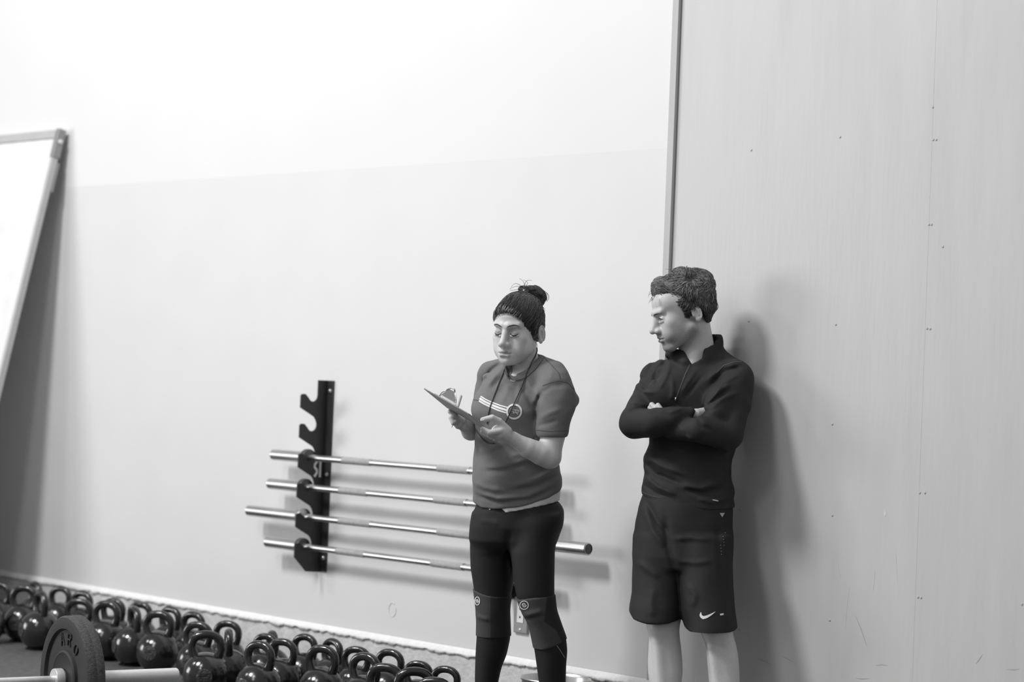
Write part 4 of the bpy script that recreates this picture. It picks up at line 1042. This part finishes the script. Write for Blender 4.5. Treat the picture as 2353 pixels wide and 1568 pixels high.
# slit of the collar, its top edge and the inside
top.c(poly2(Mn, [(1500, 740), (1500, 800), (1531, 801), (1552, 800), (1569, 805), (1700, 720)], -.5, .5), .004)
top.c(poly2(Mn, [(1480, 700), (1560, 790), (1616, 775), (1640, 768), (1664, 768.5), (1672, 782), (1690, 770), (1690, 700)], -.5, .5), .006)
top.c(poly2(Mn, [(1567, 800), (1576, 822), (1585, 838), (1598, 832), (1610, 824), (1613, 806), (1615, 794), (1636, 793.5), (1647, 780), (1640, 766), (1600, 760)], -.06, .6), .003)
fold(top, Mn, [([(1531, 820, .08), (1508, 846, .05), (1488, 880, .04)], .008, .007), ([(1540, 826, .1), (1518, 858, .08), (1500, 890, .07)], .007, -.007), ([(1545, 836, .12), (1530, 868, .12), (1512, 896, .1)], .007, .005),
               ([(1520, 818, .06), (1496, 846, .03), (1478, 880, .02)], .007, -.005), ([(1480, 862, .0), (1470, 880, .02), (1490, 900, .05)], .007, -.006), ([(1462, 888, .03), (1480, 900, .05), (1502, 902, .06)], .007, .005),
               ([(1700, 832, .1), (1660, 842, .14), (1622, 880, .16)], .009, .008), ([(1706, 842, .12), (1668, 856, .16), (1632, 892, .17)], .008, -.007), ([(1702, 858, .15), (1660, 880, .17), (1640, 905, .18)], .008, .006),
               ([(1680, 880, .17), (1652, 896, .17), (1622, 930, .17)], .009, .008), ([(1676, 892, .17), (1645, 915, .18), (1618, 942, .18)], .008, -.007), ([(1700, 900, .16), (1660, 916, .18), (1628, 938, .18)], .008, .005),
               ([(1590, 962, .2), (1604, 950, .2), (1640, 940, .2)], .007, -.008), ([(1560, 978, .2), (1572, 1000, .22), (1590, 1014, .2)], .007, .006), ([(1600, 958, .22), (1612, 980, .25), (1640, 990, .24)], .008, -.005),
               ([(1440, 930, .06), (1465, 925, .1), (1500, 934, .13)], .008, .005), ([(1442, 946, .1), (1470, 940, .15), (1520, 938, .2)], .007, -.006), ([(1500, 938, .2), (1540, 948, .23), (1576, 936, .22)], .006, .004),
               ([(1545, 868, .13), (1546, 900, .14), (1542, 922, .14)], .008, .005), ([(1604, 848, .12), (1580, 880, .14), (1566, 905, .15)], .007, .005), ([(1620, 860, .13), (1596, 890, .15), (1574, 915, .16)], .007, -.005),
               ([(1480, 1058, .05), (1510, 1092, .12), (1580, 1120, .14)], .010, -.010), ([(1480, 1046, .05), (1520, 1072, .13), (1590, 1096, .14)], .011, .008), ([(1482, 1095, .06), (1512, 1120, .12), (1560, 1140, .14)], .009, .009),
               ([(1478, 1112, .06), (1504, 1134, .12), (1550, 1152, .14)], .008, -.007), ([(1560, 1115, .14), (1610, 1124, .15), (1664, 1104, .12)], .011, .009), ([(1568, 1126, .14), (1620, 1136, .15), (1676, 1118, .11)], .010, -.008),
               ([(1600, 1146, .14), (1640, 1156, .14), (1684, 1144, .1)], .009, .007), ([(1660, 1020, .13), (1672, 1060, .1), (1668, 1100, .1)], .012, .006)])
top.disp(lambda p: .0016 * wave(p, 44, 2.2) + .0009 * wave(p, 88, .6), (-.4, -.5, .3), (.4, .5, 1.8))
V, Q = snet(top, *box_of(P(1405, 1185, .36), P(1750, 745, -.26)), .004)
jersey = mesh('zip_top', V, Q, M_top, Mn.root)
# head, neck
ms = 1.03; mR = roty(.0) @ rotz(-math.radians(77)) @ rotx(math.radians(17)); mo = P(1562, 717.5, .085)
MT = lambda p: xf(p, mR, ms, mo)
mb_ = Field(); head_ops(mb_, MT, 1)
head_m = mb_.copy()
mb_.u(cap(P(1598, 752, .06), P(1607, 832, -.005), .0555, .064), .016)
mb_.u(cap(P(1572, 790, .02), P(1592, 838, .055), .022, .026), .025)
mb_.u(cap(P(1612, 770, .045), P(1588, 836, .07), .011, .008), .02)
torso_m(mb_, -.02)
mb_.u(cap(P(1602, 836, -.005), P(1593, 850, .012), .054, .05), .03)
Vh, Qh = snet(mb_, *box_of(P(1478, 880, .22), P(1680, 600, -.2)), .0021)
hd = Field()
hd.u(chain([P(1584, 951, .172), P(1600, 952, .165), P(1625, 952, .13)], [.0165, .019, .026]), .01)
for i in range(4): hd.u(chain([P(1625, 942 + 6 * i, .125), P(1645, 938 + 7 * i, .09), P(1655, 940 + 7 * i, .07)], [.0115, .0105, .009]), .005)
hd.u(chain([P(1612, 948, .14), P(1628, 942, .125), P(1640, 940, .11)], [.012, .011, .009]), .006)
hd.u(chain([P(1550, 990, .16), P(1535, 976, .13), P(1524, 964, .118)], [.024, .025, .026]), .01)
for i in range(4): hd.u(chain([P(1522 - 4 * i, 958 + 6.5 * i, .118), P(1510 - 5 * i, 943 + 7 * i, .118 - .004 * i), P(1498 - 4.5 * i, 931 + 7.5 * i, .105 - .008 * i)], [.012, .0115, .0105]), .004)
hd.u(chain([P(1530, 966, .13), P(1520, 945, .132), P(1512, 932, .125)], [.013, .011, .0095]), .006)
Va, Qa = snet(hd, *box_of(P(1465, 1020, .25), P(1690, 905, .02)), .0024)
# legs
GR = Mn.rows([(1350, 1470, 1568, -.02, .085), (1420, 1481, 1566, .0, .07), (1437, 1484.5, 1562, .005, .066), (1452, 1488, 1561, .005, .062), (1466, 1491, 1562, .0, .058), (1493, 1490, 1565.5, -.01, .06), (1521, 1488.5, 1568, -.018, .063), (1545, 1489, 1568.5, -.02, .063), (1568, 1492, 1566, -.02, .06),
              (1620, 1502, 1556, -.015, .046), (1670, 1510, 1549, -.01, .036), (1705, 1512, 1550, -.01, .037), (1730, 1512, 1552, -.01, .038)])
GL = Mn.rows([(1360, 1600, 1690, .05, .085), (1430, 1603, 1686, .06, .07), (1451, 1608, 1683, .065, .064), (1465, 1614, 1686, .06, .06), (1479, 1620.5, 1690.5, .055, .058), (1500, 1623.5, 1695, .05, .061), (1521, 1625, 1697.5, .045, .063), (1545, 1627, 1699, .04, .063), (1568, 1629, 1699.5, .04, .061),
              (1620, 1640, 1692, .045, .046), (1672, 1647, 1686, .05, .036), (1708, 1648, 1686, .05, .037), (1734, 1648, 1688, .05, .038)])
lg_ = Field(); lg_.u(loft(GR, 0, .01), .01); lg_.u(loft(GL, 0, .01), .01)
lg_.u(ell(P(1511, 1446, .055), (.026, .022, .03)), .025); lg_.u(ell(P(1636, 1458, .11), (.026, .022, .028)), .025)
lg_.u(cap(P(1510, 1476, .045), P(1518, 1570, .03), .012, .01), .03); lg_.u(cap(P(1636, 1490, .1), P(1648, 1570, .085), .012, .01), .03)
Vl, Ql = snet(lg_, *box_of(P(1460, 1745, .22), P(1725, 1385, -.2)), .0034)
hid = Field(); torso_m(hid, -.03); arm_r_m(hid, -.014); arm_l_m(hid, -.014)
hid.u(loft(GR, -.012, .01), .01); hid.u(loft(GL, -.012, .01), .01); hid.u(cap(P(1575, 1180, 0.01), P(1575, 1250, 0), .085, .085), .03); hid.u(cap(P(1535, 1250, -.03), P(1522, 1420, 0), .07, .055), .03); hid.u(cap(P(1625, 1250, .02), P(1640, 1430, .05), .07, .055), .03)
Vb, Qb = snet(hid, *box_of(P(1405, 1745, .34), P(1750, 830, -.26)), .0085)
Vall, Qall = merge((Vh, Qh), (Va, Qa), (Vl, Ql), (Vb, Qb))
q = (Vall - mo) @ mR / ms
tint = np.full(len(Vall), .6)
def spot(c_, r_): return np.exp(-(((q - A(*c_)) / A(*r_)) ** 2).sum(1))
rs = np.random.RandomState(11)
stub = np.clip(1.5 * (spot((0, -.085, -.105), (.045, .05, .032)) + spot((.045, -.03, -.085), (.03, .055, .032)) + spot((-.045, -.03, -.085), (.03, .055, .032)) + .8 * spot((0, -.1, -.058), (.03, .02, .008)) + .7 * spot((.06, .005, -.055), (.02, .028, .035)) + .7 * spot((-.06, .005, -.055), (.02, .028, .035))), 0, 1)
tint *= 1 - stub * (.30 + .22 * rs.rand(len(Vall)))
tint *= 1 - .30 * np.clip(1.6 * (spot((0, -.099, -.0662), (.017, .012, .0045)) + spot((0, -.099, -.078), (.015, .012, .0055))), 0, 1)
for s in (-1, 1): tint *= 1 - .55 * spot((s * .031, -.0885, -.0015), (.0115, .02, .0032))
mesh('body', Vall, Qall, M_skin_m, Mn.root, col=tint)
ft = A(-.6, -.8, 0)
shoe(Mn, P(1531, 1720, -.01), ft, Mn.root, .28); shoe(Mn, P(1667, 1724, .05), ft, Mn.root, .28)
for s in (-1, 1):
    bx = canon_project(Mn, head_m, mR, ms, mo, [(s * x, z) for x, z in ((.012, .016), (.022, .0195), (.034, .021), (.046, .017))], .0004)
    MB().tube(bx, [.0016, .0026, .0024, .0008], 8, flat=.8).build('eyebrow', M_hair_b, Mn.root, True)
    lx = canon_project(Mn, head_m, mR, ms, mo, [(s * x, z) for x, z in ((.019, -.0005), (.025, .0028), (.032, .0032), (.039, .0014), (.0445, -.003))], .0006)
    MB().tube(lx, [.0008, .0018, .0024, .002, .0008], 8).build('eyelashes', M_brow, Mn.root, True)
# shorts
HPm = Mn.rows([(1128, 1480, 1680, 0, .118), (1165, 1467, 1684, 0, .126), (1200, 1460, 1684, 0, .13), (1240, 1456, 1684, 0, .13), (1275, 1454, 1684, .005, .128), (1310, 1462, 1678, .01, .11)])
SRm = Mn.rows([(1225, 1457, 1574, -.01, .115), (1270, 1454.5, 1576, -.01, .118), (1320, 1452.5, 1574, -.01, .118), (1362, 1450.5, 1570, -.005, .118), (1392, 1446.5, 1571, 0, .12), (1432, 1445, 1564, 0, .122)])
SLm = Mn.rows([(1225, 1546, 1684, .02, .12), (1270, 1546, 1683.5, .03, .122), (1340, 1554, 1684, .04, .124), (1395, 1560, 1688.5, .05, .126), (1437, 1569.5, 1693, .055, .128), (1458, 1571, 1694, .055, .128)])
sh = Field(); sh.u(loft(HPm, 0, .02), .02); sh.u(loft(SRm, 0, .02), .015); sh.u(loft(SLm, 0, .02), .015)
h1 = hemcut(Mn, [(1400, 1400), (1445, 1404), (1453, 1419), (1470, 1424), (1484, 1427), (1530, 1426), (1563, 1421.5), (1566, 1424), (1571, 1437), (1586, 1447), (1607, 1451), (1650, 1448), (1693, 1437), (1720, 1430)])
sh.i(h1, .003)
fold(sh, Mn, [([(1478, 1160, .1), (1500, 1220, .12), (1530, 1262, .13)], .012, .008), ([(1486, 1150, .1), (1512, 1200, .12), (1540, 1230, .13)], .010, -.008), ([(1462, 1290, .08), (1490, 1310, .1), (1520, 1330, .11)], .012, .006),
              ([(1545, 1240, .13), (1590, 1236, .14), (1640, 1240, .14)], .010, .007), ([(1550, 1290, .13), (1600, 1294, .15), (1640, 1288, .15)], .010, .006), ([(1530, 1180, .13), (1536, 1260, .13), (1556, 1330, .13)], .012, -.009),
              ([(1556, 1330, .1), (1562, 1370, .1), (1565, 1410, .1)], .008, -.005), ([(1580, 1340, .15), (1596, 1370, .16), (1590, 1400, .16)], .012, .006), ([(1500, 1350, .1), (1496, 1390, .11), (1500, 1420, .11)], .014, .006), ([(1650, 1200, .13), (1656, 1280, .15), (1660, 1360, .16)], .012, -.005)])
sh.disp(lambda p: .0018 * wave(p, 38, 3.1), (-.4, -.5, .2), (.4, .5, 1.2))
V, Q = snet(sh, *box_of(P(1425, 1465, .26), P(1715, 1120, -.2)), .0045)
shorts = mesh('shorts', V, Q, M_shorts, Mn.root)
ribbons(Mn, 'swoosh', M_print, sh, [([(1610.9, 1408), (1610.3, 1415.5), (1615.5, 1420.5), (1624, 1418.5), (1635, 1412.5), (1643.5, 1406.5)], [1.8, 5.5, 7.2, 6, 3.6, .5], False)], shorts, .002)
ribbons(Mn, 'woven_tag', M_print, sh, [([(1654, 1413.5), (1662, 1412)], 4., False)], shorts, .002)
ribbons(Mn, 'triangle_mark', M_printg, sh, [([(1658.5, 1179.5), (1658.8, 1189)], [12, .8], False)], shorts, .002)
ribbons(Mn, 'perforation', M_printg, sh, [([(x, y), (x + .3, y + 1.3)], 1.3, False) for x, y in ((1666, 1225), (1661, 1233), (1662, 1240), (1663, 1246), (1655, 1253), (1663, 1253), (1656, 1260), (1656.5, 1267), (1657, 1274))], shorts, .0016)
ribbons(Mn, 'hem_label', M_printg, top, [([(1637, 1149.5), (1650, 1152)], 2.4, False)], jersey, .0016)
ribbons(Mn, 'zip', M_seam, top, [([(1585, 839), (1574, 862), (1563, 890), (1553, 916)], 2.6, False)], jersey, .0014)
zp_, _g = Mn.project(top, [(1552.5, 913), (1552, 917), (1551.5, 922)], .003)
MB().tube(zp_, [.0022, .003, .0026], 8).build('zip_pull', M_chrome, jersey, True)
ribbons(Mn, 'seam', M_seam, top, [([(1704, 833), (1688, 832), (1664, 840), (1645, 858)], 1.4, False), ([(1474, 1130), (1500, 1141), (1518, 1144)], 1.2, False)], jersey, .001)
# --- hair: a cap cut to the hairline, then wavy locks
PT = Mn.P
P = lambda x, y, w_=0.: PT(x, y, w_ + .085 - Mn.lean * (y - 717.5) / 640)     # the head is upright although the man leans
hm = Field()
hm.u(ell(P(1583, 681, 0), (.094, .085, .097)), .01)
hm.u(ell(P(1609, 700, -.005), (.0515, .073, .077)), .02)
hm.u(ell(P(1531, 665, 0), (.0515, .062, .042), roty(.2)), .03)
hm.u(ell(P(1577, 634, 0), (.0515, .062, .027)), .02)
hm.u(ell(P(1616, 646, 0), (.035, .062, .031)), .02)
hm.disp(lambda p: .004 * wave(p, 75, 1.1) + .003 * wave(p, 140, 2.7) + .0012 * wave(p, 310, .3), *box_of(P(1470, 800, .3), P(1670, 590, -.3)))
hm.c(poly2(Mn, [(1470, 690), (1500, 690), (1512, 694), (1530, 697), (1547, 699), (1556, 709), (1564, 720), (1566, 738), (1571, 740), (1579, 726), (1588, 722), (1592, 713), (1600, 709), (1611, 714), (1616, 727), (1620, 742), (1629, 752), (1650, 756), (1650, 820), (1470, 820)]), .004)
lo_, hi_ = box_of(P(1480, 780, .2), P(1665, 600, -.2))
V1, Q1 = snet(hm, lo_, hi_, .0026)
hob = mesh('hair', V1, Q1, M_hair_b, Mn.root, col=.045 + .025 * wave(V1, 160, .2) + .008 * rs.randn(len(V1)).clip(-1, 1))
L = []; CL = []
x_f, x_b = P(1545, 700, 0)[0], P(1605, 700, 0)[0]; z_t, z_b = P(1580, 640, 0)[2], P(1580, 720, 0)[2]
for (cnt_, rmin, rmax, nn, sp, lf, seed) in ((6500, .00035, .0008, 10, .12, .006, 3), (260, .0010, .0018, 9, .22, .009, 5)):
    P0 = V1[rs.choice(len(V1), cnt_, replace=False)]; P0 = P0[P0[:, 1] < P(1575, 690, 0)[1] + .05]; k_ = len(P0)
    u_ = np.clip((P0[:, 0] - x_f) / (x_b - x_f), 0, 1)[:, None]; v_ = np.clip((P0[:, 2] - z_b) / (z_t - z_b), 0, 1)[:, None]
    d = (1 - u_) * (A(-1, -.1, -.12) + v_ * A(0, 0, .3)) + u_ * (A(.15, -.1, -1.1) + v_ * A(.3, 0, .7)) + v_ * A(0, 0, .2)
    cl_ = .55 * np.stack([wave(P0, 55, 1.), np.zeros(k_), wave(P0, 55, 3.)], 1)         # neighbouring strands bend together
    d = d + cl_ + rs.randn(k_, 3) * sp; d /= np.linalg.norm(d, axis=1)[:, None]
    S = grow(hm, P0, d, nn, .0055, rs.rand(k_) ** 2 * lf, .0012, rs.uniform(.5, 1) * .14 * wave(P0, 60, 2.) + rs.randn(k_) * .03, rs)
    bad = (S[:, -1, 0] < P(1564, 700, 0)[0]) & (S[:, -1, 2] < P(1566, 708, 0)[2])
    S = S[~bad]; t = np.sin(np.linspace(.5, 3.0, nn))[None]
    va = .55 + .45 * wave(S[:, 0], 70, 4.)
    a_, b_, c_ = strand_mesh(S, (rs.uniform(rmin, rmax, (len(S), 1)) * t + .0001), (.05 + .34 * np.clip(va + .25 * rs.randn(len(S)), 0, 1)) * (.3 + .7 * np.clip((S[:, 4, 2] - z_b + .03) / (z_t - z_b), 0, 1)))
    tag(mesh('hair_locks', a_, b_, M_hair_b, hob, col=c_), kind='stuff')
for k in range(46):                                   # loose curls over the forehead and crown
    a0 = [(1500 + rs.rand() * 40, 668 + rs.rand() * 22), (1545 + rs.rand() * 80, 628 + rs.rand() * 16), (1500 + rs.rand() * 12, 655 + rs.rand() * 26)][k % 3]
    dd = [(-6, 12, -8, 20), (-8, -10, -20, -8), (-8, 4, -6, 14)][k % 3]; j = rs.randn(2) * 5; wv = rs.randn() * .03 + .02
    pts = [P(a0[0], a0[1], wv), P(a0[0] + dd[0] + j[0] * .4, a0[1] + dd[1] + j[1] * .3, wv + .004), P(a0[0] + dd[2] + j[0], a0[1] + dd[3] * .9 + j[1] * .6, wv)]
    t = np.linspace(0, 1, 8)[:, None]; cv_ = (1 - t) ** 2 * pts[0] + 2 * t * (1 - t) * pts[1] + t ** 2 * pts[2]
    L.append((cv_, np.linspace(.0011, .0003, 8))); CL += [rs.uniform(.09, .2)] * 32
V, Fs = tubes_mesh(L, 4)
tag(mesh('loose_curls', V, Fs, M_hair_b, hob, col=np.array(CL)), kind='stuff')
